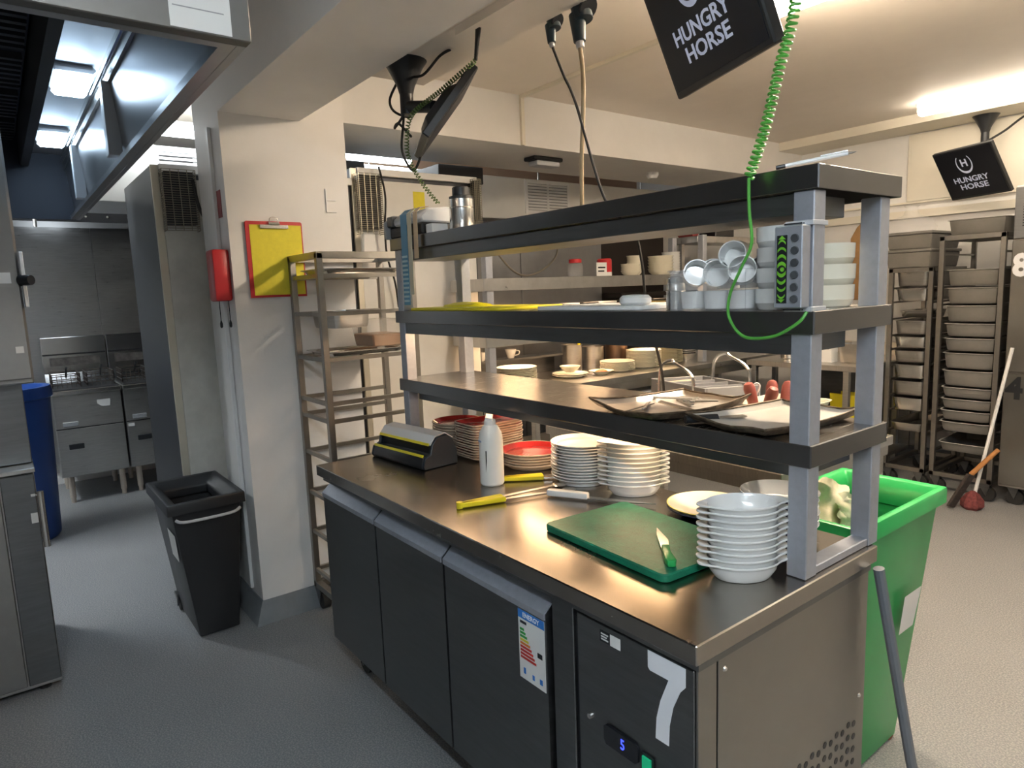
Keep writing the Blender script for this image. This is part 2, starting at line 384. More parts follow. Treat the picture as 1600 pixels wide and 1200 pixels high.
# energy label on the third door
en = B().box(1.240,1.340,.0192,.020,.575,.757)
en.m(1).box(1.240,1.340,.0186,.0192,.735,.757)
for k in range(9):
    zz = .703-k*.0092; en.m(2 if k < 3 else 3 if k < 4 else 4 if k < 5 else 5).box(1.246, 1.262+k*.0055, .0186, .0192, zz, zz+.0062)
en.m(6).box(1.312,1.330,.0186,.0192,.655,.668); en.m(1).box(1.256,1.264,.0186,.0192,.590,.606).box(1.290,1.298,.0186,.0192,.587,.600).box(1.318,1.328,.0186,.0192,.588,.602); en.m(6).box(1.248,1.272,.0186,.0192,.722,.729)
en.xf(Matrix.Translation((0,0,-.012)))
el_ = part(t, 'energy_label', en, [PAPER, BLUEV, BARG, BARY, BARO, BARR, BLACKV], label='white energy label with coloured bars')
eb = text_b('ENERGY', .017, .0002, 1.0, .0004); eb.xf(Matrix.Translation((1.290,.0184,.7335)) @ Matrix.Rotation(R(90),4,'X'))
part(t, 'label_heading', eb, WHITEV, par=el_, smooth=False)
# right end panel
sp = part(t, 'side_panel', B().box(1.770,1.776,.085,.688,.165,.815), SIDEST, .001)
part(t, 'corner_strip', B().box(1.770,1.776,.024,.080,.165,.815), SIDEST, .001)
vb = B()
for r_ in range(12):
    for c_ in range(5):
        y = .33+r_*.028; z = .34+c_*.034-(.008 if r_ % 2 else 0)
        if z < .46: vb.cyl((1.7755,y,z),(1.7768,y,z),.0085,n=8)
part(t, 'vent_hole', vb, BLACKV, par=sp)
for (y, z) in ((.105,.79),(.66,.50)):
    part(t, 'screw', B().cyl((1.776,y,z),(1.779,y,z),.006,.004,10), STEELB, par=sp)
def castor(th, x, y, par=None, r=.045, h=.16):
    c = part(th, 'castor', B().box(x-.03,x+.03,y-.03,y+.03,h-.012,h).prism([(x-.03,h-.012),(x+.03,h-.012),(x+.012,r-.01),(x-.012+.02,r-.01)], y-.028, y-.022,'y').prism([(x-.03,h-.012),(x+.03,h-.012),(x+.012,r-.01),(x-.012+.02,r-.01)], y+.022, y+.028,'y'), DSTEEL)
    part(th, 'wheel', B().cyl((x+.01,y-.018,r),(x+.01,y+.018,r),r,n=18), RUBBER, par=c)
for x, y in ((.06,.13),(.06,.60),(1.70,.13),(1.70,.60)): castor(t, x, y)

# ================================================================== HEATED GANTRY ON THE COUNTER
t = thing('heated_gantry', 'three-tier stainless gantry with lamps standing on the counter', 'gantry', (.9,.555,.88))
for x in (.019,1.734):
    for y in (.389,.676):
        part(t, 'post', B().box(x,x+.045,y,y+.045,.881,1.70), PSTEEL, .002)
part(t, 'foot_rail', B().box(1.737,1.776,.434,.676,.881,.900), PSTEEL, .002)
part(t, 'foot_rail', B().box(.022,.061,.434,.676,.881,.900), PSTEEL, .002)
def channel(x0, x1, y0, y1, z0, z1):
    return B().m(1).box(x0+.003,x1-.003,y0+.003,y1-.003,z1-.004,z1-.0002).m(0).box(x0,x1,y0,y0+.003,z0,z1).box(x0,x1,y1-.003,y1,z0,z1).box(x0,x0+.003,y0+.003,y1-.003,z0,z1).box(x1-.003,x1,y0+.003,y1-.003,z0,z1)
def heat_lamps(th, xs, y, z, power, hl=.12, size=(.30,.05)):
    for x in xs:
        l = part(th, 'heat_lamp', B().cyl((x-hl,y,z),(x+hl,y,z),.006,n=8), QUARTZ, label='glowing orange heat lamp')
        ld = bpy.data.lights.new('heat_light','AREA'); ld.shape = 'RECTANGLE'; ld.size = size[0]; ld.size_y = size[1]; ld.energy = power*HEAT; ld.color = (1,.66,.40)
        lo = bpy.data.objects.new('heat_light', ld); C.objects.link(lo); lo.parent = l; lo.location = Vector((x,y,z-.012))-Vector(th.location)
s1 = part(t, 'shelf', channel(-.005,1.79,.381,.752,1.700,1.747), [GSTEEL, GTOP], .0015)
part(t, 'lamp_housing', B().box(.06,1.735,.395,.60,1.655,1.698), DSTEEL, .002, par=s1)
s2 = part(t, 'shelf', channel(.000,1.786,.384,.735,1.410,1.458), [GSTEEL, GTOP], .0015)
part(t, 'lamp_housing', B().box(.06,1.735,.394,.398,1.366,1.408).box(.06,1.735,.616,.62,1.366,1.408).box(.06,.064,.398,.616,1.366,1.408).box(1.731,1.735,.398,.616,1.366,1.408).m(1).box(.064,1.731,.398,.616,1.402,1.406), [DSTEEL, STEELB], par=s2)
s3 = part(t, 'shelf', channel(.000,1.786,.384,.735,1.130,1.178), [GSTEEL, GTOP], .0015)
part(t, 'lamp_housing', B().box(.06,1.735,.44,.444,1.09,1.128).box(.06,1.735,.656,.66,1.09,1.128).box(.06,.064,.444,.656,1.09,1.128).box(1.731,1.735,.444,.656,1.09,1.128).m(1).box(.064,1.731,.444,.656,1.122,1.126), [DSTEEL, STEELB], par=s3)
heat_lamps(t, (.25,.62,.99), .508, 1.384, 1.5)
heat_lamps(t, (.72,1.16), .55, 1.106, .9)

# ================================================================== DISHES
def plate_b(r, h, foot=.6, th=.004, n=40):
    return B().lathe([(r*foot,0),(r*foot*1.02,.003),(r*.80,h*.45),(r,h-th*.4),(r*1.003,h),(r*.985,h+.001),(r*.79,h*.45+th),(r*foot,th+.002),(.001,th+.002)], n=n)
def eared(t, s, a=1.0, b=.70, ear=.20):
    c, d = math.cos(t), math.sin(t)
    e = max(0, abs(c)-.86)/.14                      # ears at the two ends
    k = 1+ear*(e*e*(3-2*e))
    return s*a*c*k, s*b*d
def eared_dish_b(L, h, n=56):
    def rad(t, s):
        q = min(1, max(0, (s/L-.92)/.08)); x, y = eared(t, 1, ear=.24*q)
        return x*s, y*s
    return B().lathe([(L*.72,0),(L*.76,.003),(L*.90,h*.55),(L*.92,h*.78),(L*.96,h*.90),(L*1.0,h-.001),(L*1.003,h+.002),(L*.985,h+.003),(L*.925,h*.93),(L*.88,h*.60),(L*.72,.007),(.001,.006)], n=n, rad=rad)
def rounded(t, s, ax=1, ay=1, p=7):
    c, d = math.cos(t), math.sin(t)
    k = (abs(c)**p+abs(d)**p)**(-1/p)
    return s*ax*c*k, s*ay*d*k
H = .881
VA = R(52.6)
# white oval eared dishes
stack('oval_eared_dish', eared_dish_b(.082,.036), CHINA, (1.672,.318,H), 10, .0146, 'white oval eared dish', 'in the stack beside the front gantry post', 'dish', 'oval dishes beside the front post', VA+R(4))
stack('oval_eared_dish', eared_dish_b(.090,.036), CHINA, (1.100,.598,H), 10, .0146, 'white oval eared dish', 'in the stack beside the round white plates', 'dish', 'oval dishes in the middle of the counter', VA-R(4))
stack('round_plate', plate_b(.106,.022,.78), CHINA, (.885,.585,H), 13, .0097, 'round white plate', 'in the stack behind the tongs', 'plate', 'round white plates on the counter')
# red plates
def red_plate_b(r, h, rad=None, n=40):
    b = B().lathe([(r*.80,0),(r*.82,.002),(r*.97,h-.007),(r*.995,h-.004),(r,h),(r*.985,h+.0006),(r*.965,h-.0006)], n=n, rad=rad, cap1=False)
    b.m(1).lathe([(r*.965,h-.0006),(r*.80,.006),(.001,.005)], n=n, rad=rad, cap0=False)
    return b
stack('red_round_plate', red_plate_b(.122,.022), [CHINAB, REDCH], (.600,.60,H), 5, .0098, 'red-glazed round plate', 'in the low stack behind the bottle', 'plate', 'red round plates behind the bottle')
stack('red_round_plate', red_plate_b(.108,.020), [CHINAB, REDCH], (.162,.560,H), 10, .0108, 'red-glazed round plate', 'in the tall stack by the far post', 'plate', 'red round plates by the far post')
stack('red_oblong_plate', red_plate_b(1,.016, lambda t, s: rounded(t, s, .082, .122), 48), [CHINAB, REDCH], (.366,.572,H), 14, .0098, 'red-glazed oblong plate', 'of the stack behind the bottle', 'plate', 'red oblong plates', 0, .002)
# yellow-rimmed plates and dark blue bowls
yp = plate_b(.115,.018,.66)
def yplate(z, lab, mats):
    b = B().lathe([(.076,0),(.078,.003),(.092,.009),(.115,.017)], cap1=False, n=40); b.m(1).lathe([(.115,.017),(.1153,.0185),(.112,.019)], cap0=False, cap1=False, n=40); b.m(2).lathe([(.112,.019),(.091,.012),(.076,.006),(.001,.006)], cap0=False, n=40)
    b.xf(Matrix.Translation((1.368,.612,z)))
    solo('yellow_rimmed_plate', b, mats, lab, 'plate', 'large plates right of the knife')
yplate(H+.0085, 'upper cream plate with yellow rim lying behind the green board', [CHINA, YRIM, CHINAC])
yplate(H, 'lower plate with dark edge beneath the yellow-rimmed plate', [BLUECH, BLUECH, CHINA])
def blue_bowl_b():
    b = B().lathe([(.062,0),(.064,.004),(.085,.020),(.096,.036)], cap1=False, n=36); b.m(1).lathe([(.096,.036),(.095,.0375),(.083,.024),(.062,.008),(.001,.007)], cap0=False, n=36)
    return b
stack('blue_bowl', blue_bowl_b(), [BLUECH, mat('pale_blue_glaze',(.62,.66,.70),.15)], (1.588,.600,H), 6, .0155, 'dark blue bowl', 'of the stack behind the near post', 'bowl', 'dark blue bowls')

# ================================================================== CLING FILM DISPENSER
t = thing('film_dispenser', 'black film dispenser with yellow cutter strips at the far counter end', 'dispenser', (.205,.318,H), R(5.5))
prof = [(-.075,0),(-.082,.012),(-.072,.045),(-.045,.055),(-.038,.088),(-.015,.112),(.03,.118),(.062,.095),(.078,.05),(.078,0)]
body = [(-.075,0),(-.082,.012),(-.072,.045),(-.03,.048),(-.03,.080),(.03,.080),(.078,.05),(.078,0)]
part(t, 'tray', B().prism(body, -.165, .165, 'x'), BLACK, .002, local=True)
for s in (-1,1): part(t, 'end_cheek', B().prism(prof, s*.165, s*.18, 'x'), BLUED, .003, local=True)
part(t, 'film_roll', B().prism([(.008+.036*math.cos(a*R(15)), .078+.036*math.sin(a*R(15))) for a in range(-1,14)], -.163, .163, 'x'), PAPER, local=True)
part(t, 'film_sheet', B().prism([(-.040,.086),(-.015,.1165),(.03,.1225),(.064,.099),(.066,.101),(.031,.125),(-.016,.119),(-.042,.088)], -.172, .172, 'x'), FILM, local=True)
for y, z, a in ((-.071,.050,0),(-.043,.089,0)):
    part(t, 'cutter_strip', B().obox((0,y,z),(.33,.004,.010),(R(-25),0,0)), YELLOW, local=True, label='yellow cutter strip')

# ================================================================== BOTTLE, TONGS, KNIVES, BOARD
t = thing('squeeze_bottle', 'milky white squeeze bottle with closed cap standing on the worktop', 'bottle', (.702,.340,H))
part(t, 'bottle_body', B().lathe([(.036,0),(.0405,.006),(.0405,.158),(.037,.178),(.026,.198),(.018,.205)], n=28), BOTTLE, local=True)
cpz = part(t, 'cap', B().lathe([(.0195,.203),(.0195,.218),(.015,.222)], n=20).obox((.004,-.006,.228),(.024,.030,.013),(R(18),R(8),R(50))), WPLAST, .001, local=True)
part(t, 'label_writing', B().obox((.0198,-.0352,.085),(.0015,.004,.075),(0,R(3),R(-30))), BLACKV, local=True, label='thin dark handwriting stroke')
part(t, 'printed_mark', B().obox((-.006,-.0402,.172-.02),(.020,.0015,.006),(0,0,R(-8))), mat('pale_blue_ink',(.35,.45,.62),.6), local=True)
def tongs(loc, rz, label, openang=6):
    t = thing('tongs', label, 'tongs', loc, rz, 'yellow-handled tongs')
    for s in (-1,1):
        a = R(openang)*s
        arm = B().obox((.25,0,.008),(.20,.016,.003)); arm.lathe([(.020,0),(.024,.003),(.016,.006)], c=(.365,0,.005), n=14); arm.xf(Matrix.Rotation(a,4,'Z'))
        ar = part(t, 'arm', arm, STEELB, local=True)
        gp = B().prism([(0,-.008),(.06,-.011),(.15,-.010),(.15,.010),(.06,.011),(0,.008)], .002, .017, 'z'); gp.xf(Matrix.Rotation(a,4,'Z'))
        part(t, 'grip', gp, YELLOW, .003, local=True, par=ar, label='yellow plastic grip')
    part(t, 'spring_joint', B().cyl((.004,0,.001),(.004,0,.02),.010,n=14), YELLOW, local=True)
tongs((.842,.112,H), R(78), 'long yellow-handled tongs in front of the white bottle', 5)
tongs((.700,.372,H), R(58), 'yellow-handled tongs lying behind the white bottle', 4)
t = thing('white_knife', 'white-handled knife lying before the white dish stacks', 'knife', (.935,.385,H), R(27))
part(t, 'handle', B().prism([(0,-.012),(.02,-.015),(.10,-.012),(.135,-.014),(.135,.010),(.02,.013),(0,.008)], .004,.024,'z'), WPLAST, .005, local=True, seg=2)
part(t, 'blade', B().prism([(.135,-.013),(.25,-.014),(.34,.004),(.135,.010)], .007,.0095,'z'), STEELB, local=True)
# board
t = thing('green_chopping_board', 'green chopping board with rounded corners on the worktop', 'chopping board', (1.383,.314,H), R(-3.5))
def rrect(w, d, r, n=5):
    P = []
    for cx, cy, a0 in ((w/2-r,d/2-r,0),(-w/2+r,d/2-r,90),(-w/2+r,-d/2+r,180),(w/2-r,-d/2+r,270)):
        for k in range(n+1): a = R(a0+90*k/n); P.append((cx+r*math.cos(a), cy+r*math.sin(a)))
    return P
part(t, 'board', B().prism(rrect(.435,.295,.02), 0,.020,'z'), GREENB, .003, local=True)
t = thing('green_knife', 'small green-handled paring knife lying on the green board', 'knife', (1.575,.196,.902), R(138))
part(t, 'handle', B().prism([(0,-.010),(.015,-.013),(.06,-.008),(.10,-.011),(.10,.008),(.02,.012),(0,.008)], .001,.017,'z'), GREENP, .004, local=True, seg=2)
part(t, 'blade', B().prism([(.10,-.010),(.15,-.016),(.235,.0),(.19,.007),(.10,.008)], .005,.0075,'z'), STEELB, local=True)

# ================================================================== LOWER SHELF: BAKING TRAYS
ZB = 1.1785
def baking_tray(loc, rz, w, d, label, mats, curl=.012, lip=.022, sag=.0):
    t = thing('baking_tray', label, 'tray', loc, rz, 'baking trays on the lower gantry shelf')
    n = 12; vs = []; fs = []
    def z(u, v):
        e = max(abs(u), abs(v)); zz = 0
        zz += lip*max(0, (abs(u)-.90)/.10, (abs(v)-.92)/.08)
        zz += curl*(u*u*v*v)*(1 if u*v > 0 else .3) + .0025*math.sin(5*u+2*v)
        return zz+.004
    us = [-1,-.96,-.9,-.7,-.4,-.1,.2,.5,.75,.9,.96,1]
    for v in us:
        for u in us: vs.append((u*w/2, v*d/2, z(u,v)))
    k = len(us)
    for j in range(k-1):
        for i in range(k-1): fs.append((j*k+i, j*k+i+1, (j+1)*k+i+1, (j+1)*k+i))
    b = B().add(vs, fs); b.m(1).add([(x,y,zz-.003) for x,y,zz in vs], [tuple(reversed(f)) for f in fs])
    rim = [i for i in range(k)]+[j*k+k-1 for j in range(1,k)]+[(k-1)*k+i for i in range(k-2,-1,-1)]+[j*k for j in range(k-2,0,-1)]
    o = k*k
    for q in range(len(rim)):
        a, c = rim[q], rim[(q+1)%len(rim)]; b.F.append([a, c, c+o, a+o]); b.M.append(1)
    part(t, 'sheet', b, mats, local=True)
    edge = B().tube([Vector(vs[i])+Vector((0,0,.001)) for i in rim], .0028, 6, closed=True)
    part(t, 'rolled_rim', edge, mats[1], local=True)
    return t
baking_tray((1.288,.540,ZB), R(-9), .262, .355, 'worn baking tray with crumpled foil left on the lower gantry shelf', [TRAYB, TRAYE], .018, .014)
baking_tray((1.592,.566,ZB), R(-7), .232, .36, 'pale lined baking tray beside the near gantry posts', [LINER, TRAYE], .012, .013)
foil = B()
for k in range(7):
    a = random.uniform(0,6.28); p = Vector((1.25+random.uniform(-.07,.07), .55+random.uniform(-.1,.1), ZB+.009)); q = p+Vector((math.cos(a)*.07, math.sin(a)*.07, 0))
    foil.obox((p+q)/2, (.14,.012,.003), (R(random.uniform(-20,20)), R(3), a))
solo('foil_scrap', foil, mat('dull_foil',(.30,.29,.27),.5,1), 'crumpled foil scraps lying in the worn baking tray', 'foil')
t = thing('scraper_handle', 'black-handled palette knife between the two baking trays', 'knife', (1.452,.402,ZB), R(62))
part(t, 'handle', B().cyl((0,0,.011),(.085,0,.011),.0105,.009,12), BLACK, local=True)
part(t, 'blade', B().box(.085,.16,-.012,.012,.009,.0112), STEELB, local=True)

# ================================================================== MIDDLE SHELF
ZM = 1.4585
solo('yellow_chopping_board', B().prism([(x+.375,y+.56) for x, y in rrect(.60,.30,.015)], ZM, ZM+.010,'z'), YELLOW, 'yellow chopping board lying on the far end of the middle shelf', 'chopping board', bevel=.002)
solo('yellow_cloth', B().lathe([(.13,0),(.12,.008),(.06,.016),(.01,.018)], c=(.30,.53,ZM+.0105), n=14, rad=lambda t, s: (s*(1+.2*math.sin(3*t))*math.cos(t), .55*s*(1+.15*math.cos(2*t))*math.sin(t))), YELLOW, 'crumpled yellow sheet lying on the yellow board', 'cloth')
solo('white_chopping_board', B().prism([(x+1.08,y+.555) for x, y in rrect(.42,.28,.015)], ZM, ZM+.012,'z'), WPLAST, 'white chopping board on the middle gantry shelf', 'chopping board', bevel=.002)
solo('small_tub', B().lathe([(.038,0),(.044,.006),(.044,.018),(.036,.026),(.01,.028)], c=(1.205,.50,ZM+.0125), n=24), WPLAST, 'small white lidded tub lying on the white board', 'tub')
t = thing('steel_shaker', 'ribbed steel shaker pot standing left of the ramekin box', 'shaker', (1.352,.492,ZM))
part(t, 'pot', B().lathe([(.022,0),(.024,.003),(.024,.045),(.026,.047),(.024,.050),(.024,.062),(.020,.068)], n=20), STEEL, local=True)
part(t, 'lid', B().lathe([(.0235,.068),(.0235,.080),(.015,.085)], n=20), STEELB, local=True)
# clear box of ramekins
t = thing('clear_food_box', 'clear plastic box full of white ramekins on the middle shelf', 'box', (1.51,.52,ZM))
cb = B()
x0,x1,y0,y1,hh = -.105,.105,-.115,.115,.095
for a in ((x0,x1,y0,y0+.002,.002,hh),(x0,x1,y1-.002,y1,.002,hh),(x0,x0+.002,y0+.002,y1-.002,.002,hh),(x1-.002,x1,y0+.002,y1-.002,.002,hh),(x0,x1,y0,y1,0,.002)): cb.box(*a)
part(t, 'box_shell', cb, GLASSY, local=True)
part(t, 'box_rim', B().tube([(x0-.003,y0-.003,hh),(x1+.003,y0-.003,hh),(x1+.003,y1+.003,hh),(x0-.003,y1+.003,hh)], .003, 6, closed=True), GLASSY, local=True)
rk = B().lathe([(.026,0),(.028,.002),(.031,.040),(.032,.042),(.0295,.042),(.0265,.006),(.001,.005)], n=24)
rme = mesh('ramekin', rk, CHINA)
rows = [('bottom layer',0,0)]
k = 0
pos = ['front left','front middle','front right','middle left','centre','middle right','rear left','rear middle','rear right']
for lay, (zl, nm) in enumerate(((.003,'lower layer'),(.048,'upper layer'))):
    for j in range(3):
        for i in range(3):
            o = bpy.data.objects.new('ramekin', rme); C.objects.link(o)
            o.location = (1.51+(i-1)*.067, .52+(j-1)*.072, ZM+zl)
            if lay and j < 2: o.rotation_euler = (R(78+random.uniform(-8,8)), 0, R(34+random.uniform(-10,10))); o.location.z += .034; o.location.x -= .008; o.location.y += .018
            o['label'] = f'white ramekin at the {pos[j*3+i]} of the {nm} in the clear box'; o['category'] = 'ramekin'; o['group'] = 'ramekins in the clear box'
for i, (x, y, tilt, az) in enumerate(((1.545,.475,75,20),(1.49,.55,60,200),(1.57,.56,40,90))):
    o = bpy.data.objects.new('ramekin', rme); C.objects.link(o); o.location = (x,y,ZM+.118); o.rotation_euler = (R(tilt),0,R(az))
    o['label'] = ['white ramekin lying on its side on top of the box','white ramekin tipped over at the back of the box top','white ramekin leaning beside the tall dish stack'][i]; o['category'] = 'ramekin'; o['group'] = 'ramekins in the clear box'
# square-sided pie dishes
def pie_b(r=.056, h=.048):
    return B().lathe([(r*.84,0),(r*.9,.003),(r*.96,h*.30),(r*.985,h*.33),(r,h),(r*.965,h),(r*.9,h*.35),(r*.8,.007),(.001,.006)], n=36)
stack('deep_dish', pie_b(.062,.047), CHINA, (1.668,.478,ZM), 4, .0445, 'deep round white dish', 'of the stack left of the near post', 'dish', 'deep dishes left of the near post', jit=.002)
stack('deep_dish', pie_b(.062,.049), CHINAC, (1.690,.612,ZM), 3, .0465, 'deep round cream dish', 'of the stack between the near posts', 'dish', 'deep dishes between the near posts', jit=.003)

# ================================================================== TOP SHELF
ZT = 1.7475
t = thing('label_printer', 'grey and black label printer with hanging rolls at the gantry end', 'printer', (.085,.49,ZT))
part(t, 'base', B().box(-.10,.16,-.10,.11,0,.045), BLACK, .006, local=True)
part(t, 'cover', B().prism([(-.10,.046),(-.105,.070),(-.07,.098),(.02,.106),(.10,.08),(.11,.046)], -.06, .16, 'x'), FILM, .006, local=True)
part(t, 'side_cheek', B().prism([(-.115,.0),(-.12,.065),(-.08,.096),(.06,.09),(.10,0)], -.118, -.10, 'x'), GREYP, .003, local=True)
part(t, 'roll_holder', B().box(-.10,-.06,-.112,.10,.046,.088), CHAR, .004, local=True)
def strip(name, x, w, zlen, m, lab, m2=None):
    b = B().prism([(-.122,.080),(-.100,.098),(-.07,.102),(-.07,.104),(-.101,.100),(-.1235,.081),(-.126,-zlen),(-.1245,-zlen)], x, x+w, 'x')
    if m2:
        b.m(1)
        for k in range(11): b.box(x+.004, x+w-.004, -.1275, -.1255, -zlen+.012+k*.017, -zlen+.020+k*.017)
    return part(t, name, b, [m, m2] if m2 else m, local=True, label=lab, smooth=False)
strip('label_strip', .035, .048, .265, mat('label_blue',(.10,.28,.42),.5), 'hanging strip of blue labels', mat('label_pale',(.42,.60,.62),.5))
strip('backing_strip', .088, .030, .225, mat('backing_paper',(.60,.55,.40),.6), 'hanging strip of buff backing paper')
strip('backing_strip', .135, .030, .09, mat('backing_paper2',(.62,.45,.28),.6), 'short hanging strip of buff paper')
solo('white_carton', B().box(.255,.30,.40,.47,ZT,ZT+.035), WPLAST, 'low white carton lying beside the label printer', 'box', bevel=.002)
t = thing('steel_canister', 'tall polished steel canister with black lid on the top shelf', 'canister', (.352,.50,ZT))
part(t, 'can', B().lathe([(.044,0),(.046,.003),(.046,.085),(.0475,.087),(.046,.089),(.046,.118)], n=28), STEELB, local=True)
part(t, 'lid', B().lathe([(.045,.118),(.045,.128),(.032,.132),(.032,.16),(.028,.163)], n=24), BLACK, local=True)
t = thing('marker_pen', 'white ballpoint pen lying across the near end of the top shelf', 'pen', (1.695,.388,ZT+.0052), R(34))
t.rotation_euler = (0, R(-7), R(34))
part(t, 'barrel', B().cyl((.018,0,0),(.135,0,0),.0045,n=10), WPLAST, local=True)
part(t, 'cap_end', B().cyl((0,0,0),(.018,0,0),.0046,n=10), BLACK, local=True)
part(t, 'tip', B().cyl((.135,0,0),(.15,0,0),.0045,.001,10), STEELB, local=True)
part(t, 'clip', B().box(.085,.135,-.0015,.0015,.0045,.0065), STEELB, local=True)

# ================================================================== PAGER ON THE POST
t = thing('call_panel', 'silver call panel with lime arrows strapped to the near post', 'panel', (1.747,.377,1.455))
part(t, 'case', B().box(1.716,1.776,.352,.384,1.466,1.630), PSTEEL, .002)
pn = B().box(1.7225,1.7445,.3508,.352,1.476,1.612)
cx_ = 1.7335
for k in range(4):
    for sgn in (1,-1):
        zc = 1.544+sgn*(.010+k*.0145); n_ = 6; hw = .0092-(k==3)*.0012; th_ = .0072-k*.0011
        o_ = [(cx_-hw+2*hw*i/n_, zc+sgn*(.006*(1-((i/n_)*2-1)**2))) for i in range(n_+1)]
        pn.m(1).prism(o_+[(x,z-sgn*th_) for x, z in reversed(o_)], .3500, .3508, 'y')
for sgn in (1,-1):
    pn.prism([(cx_-.008, 1.544+sgn*.060),(cx_+.008, 1.544+sgn*.060),(cx_, 1.544+sgn*.067)], .3500, .3508, 'y')
pn.cyl((cx_+.0015,.3508,1.544),(cx_+.0015,.3498,1.544),.0045,n=12)
part(t, 'arrow_strip', pn, [BLACKV, LGREEN], label='black strip with lime green arrows', smooth=False)
for k in range(6):
    part(t, 'button', B().cyl((1.7605,.352,1.484+k*.0242),(1.7605,.3485,1.484+k*.0242),.0085,.0075,18), CHAR)
for z in (1.634,1.461):
    part(t, 'cable_tie', B().box(1.722,1.782,.380,.386,z-.004,z+.006).box(1.776,1.782,.386,.440,z-.004,z+.006).m(1).box(1.724,1.765,.372,.380,z-.002,z+.003), [LGREY, BLACKV], .001)
# green coiled cable from the ceiling casing to the panel
cb = [(1.80,.345,2.40),(1.757,.345,2.05),(1.727,.345,1.941),(1.696,.345,1.827),(1.660,.345,1.735)]
st = [(1.660,.345,1.735),(1.662,.345,1.667),(1.668,.345,1.601),(1.643,.345,1.55),(1.617,.345,1.496),(1.615,.345,1.447),(1.652,.345,1.406),(1.72,.345,1.408),(1.772,.347,1.436),(1.785,.358,1.458)]
t = thing('coiled_cable', 'lime green coiled cable hanging down to the call panel', 'cable', (1.80,.345,2.40))
part(t, 'coil', B().tube(coil(cb, .0092, 62), .0030, 6), GCORD)
part(t, 'lead', B().tube(spline(st, 8), .0034, 8), GCORD)

# ================================================================== HANGING SCREENS
def screen(name, c, yaw, tilt, w, h, label, lettered=True, mount=None, cables=False):
    t = thing(name, label, 'screen', c)
    n = Vector((math.sin(yaw), -math.cos(yaw), 0)); r = Vector((math.cos(yaw), math.sin(yaw), 0))
    up = Vector((0,0,1))*math.cos(tilt) + n*math.sin(tilt); f = r.cross(up)          # f: out of the back? fixed below
    if f.dot(n) < 0: f = -f
    M = Matrix((r, up, f)).transposed().to_4x4()
    def loc(b): b.xf(M); return b
    part(t, 'display', loc(B().box(-w/2,w/2,-h/2,h/2,-.030,0)), BLACK, .004, local=True)
    part(t, 'glass', loc(B().box(-w/2+.012,w/2-.012,-h/2+.016,h/2-.012,0,.0012)), SCRN, local=True)
    part(t, 'rear_box', loc(B().frus((-w*.3,w*.3,-h*.34,h*.3), -.030, (-w*.22,w*.22,-h*.24,h*.2), -.058)), BLACK, .003, local=True)
    if lettered:
        for txt, s_, v, wd in (('HUNGRY',.47,.62,.58),('HORSE',.485,.765,.46)):
            b = text_b(txt, h*.165, .0003, 1, .0012); xs = [q.x for q in b.V]; k = wd*w/(max(xs)-min(xs))
            b.xf(Matrix.Translation(((s_-.5)*w, (.5-v)*h, .0016)) @ Matrix.Diagonal((k,.92,1,1)))
            part(t, 'lettering', loc(b), LOGO, local=True, smooth=False)
        em = B(); cxx, cyy = -.03*w, (.5-.30)*h; N = 22; R0 = h*.175
        out = []; inn = []
        for i in range(N+1):
            a = R(132)+R(276)*i/N; e = abs(i/N-.5)*2; wd_ = h*.040*(1-.72*e)
            out.append((cxx+R0*.93*math.cos(a), cyy+R0*1.12*math.sin(a))); inn.append((cxx+(R0-wd_)*.93*math.cos(a), cyy+(R0-wd_)*1.12*math.sin(a)))
        for i in range(N): em.prism([out[i],out[i+1],inn[i+1],inn[i]], .0012, .0018, 'z')
        hb = text_b('H', h*.20, .0003, 1, .002); hb.xf(Matrix.Translation((cxx, cyy+.004, .0016)))
        part(t, 'horseshoe_emblem', loc(em), LOGO, local=True, smooth=False, label='white horseshoe emblem')
        part(t, 'emblem_letter', loc(hb), LOGO, local=True, smooth=False)
    b_ = M @ Vector((0,0,-.058))
    if mount:
        mt = Vector(mount)-Vector(c)
        el = Vector((mt.x, mt.y, b_.z+.03))
        part(t, 'arm', B().cyl(b_, el, .022, n=12).cyl(el-Vector((0,0,.03)), mt-Vector((0,0,.05)), .026, n=14), BLACK, local=True)
        part(t, 'ceiling_plate', B().lathe([(.026,-.12),(.034,-.09),(.070,-.02),(.085,0)], c=mt, n=24), BLACK, local=True)
    return t
screen('hanging_screen', (1.445,.457,2.17), R(-23.4), R(22), .42,.34, 'large black hanging screen tilted down above the gantry', mount=(1.52,.60,2.40))
screen('hanging_screen', (.625,4.61,2.22), R(-25), R(31.6), .47,.38, 'smaller black hanging screen at the far right wall', mount=(.60,4.93,2.65))
t3 = screen('hanging_screen', (.30,.49,2.17), R(155), R(38), .38,.30, 'black screen seen edge-on hanging beside the column beam', lettered=False, mount=(.13,.42,2.40))
solo('black_cable', B().tube(spline([(.62,4.90,2.46),(.72,4.93,2.52),(.84,5.0,2.62),(1.0,5.05,2.64),(1.3,5.08,2.64)],8), .008, 7), RUBBER, 'black cable leaving the mount of the far right screen', 'cable')
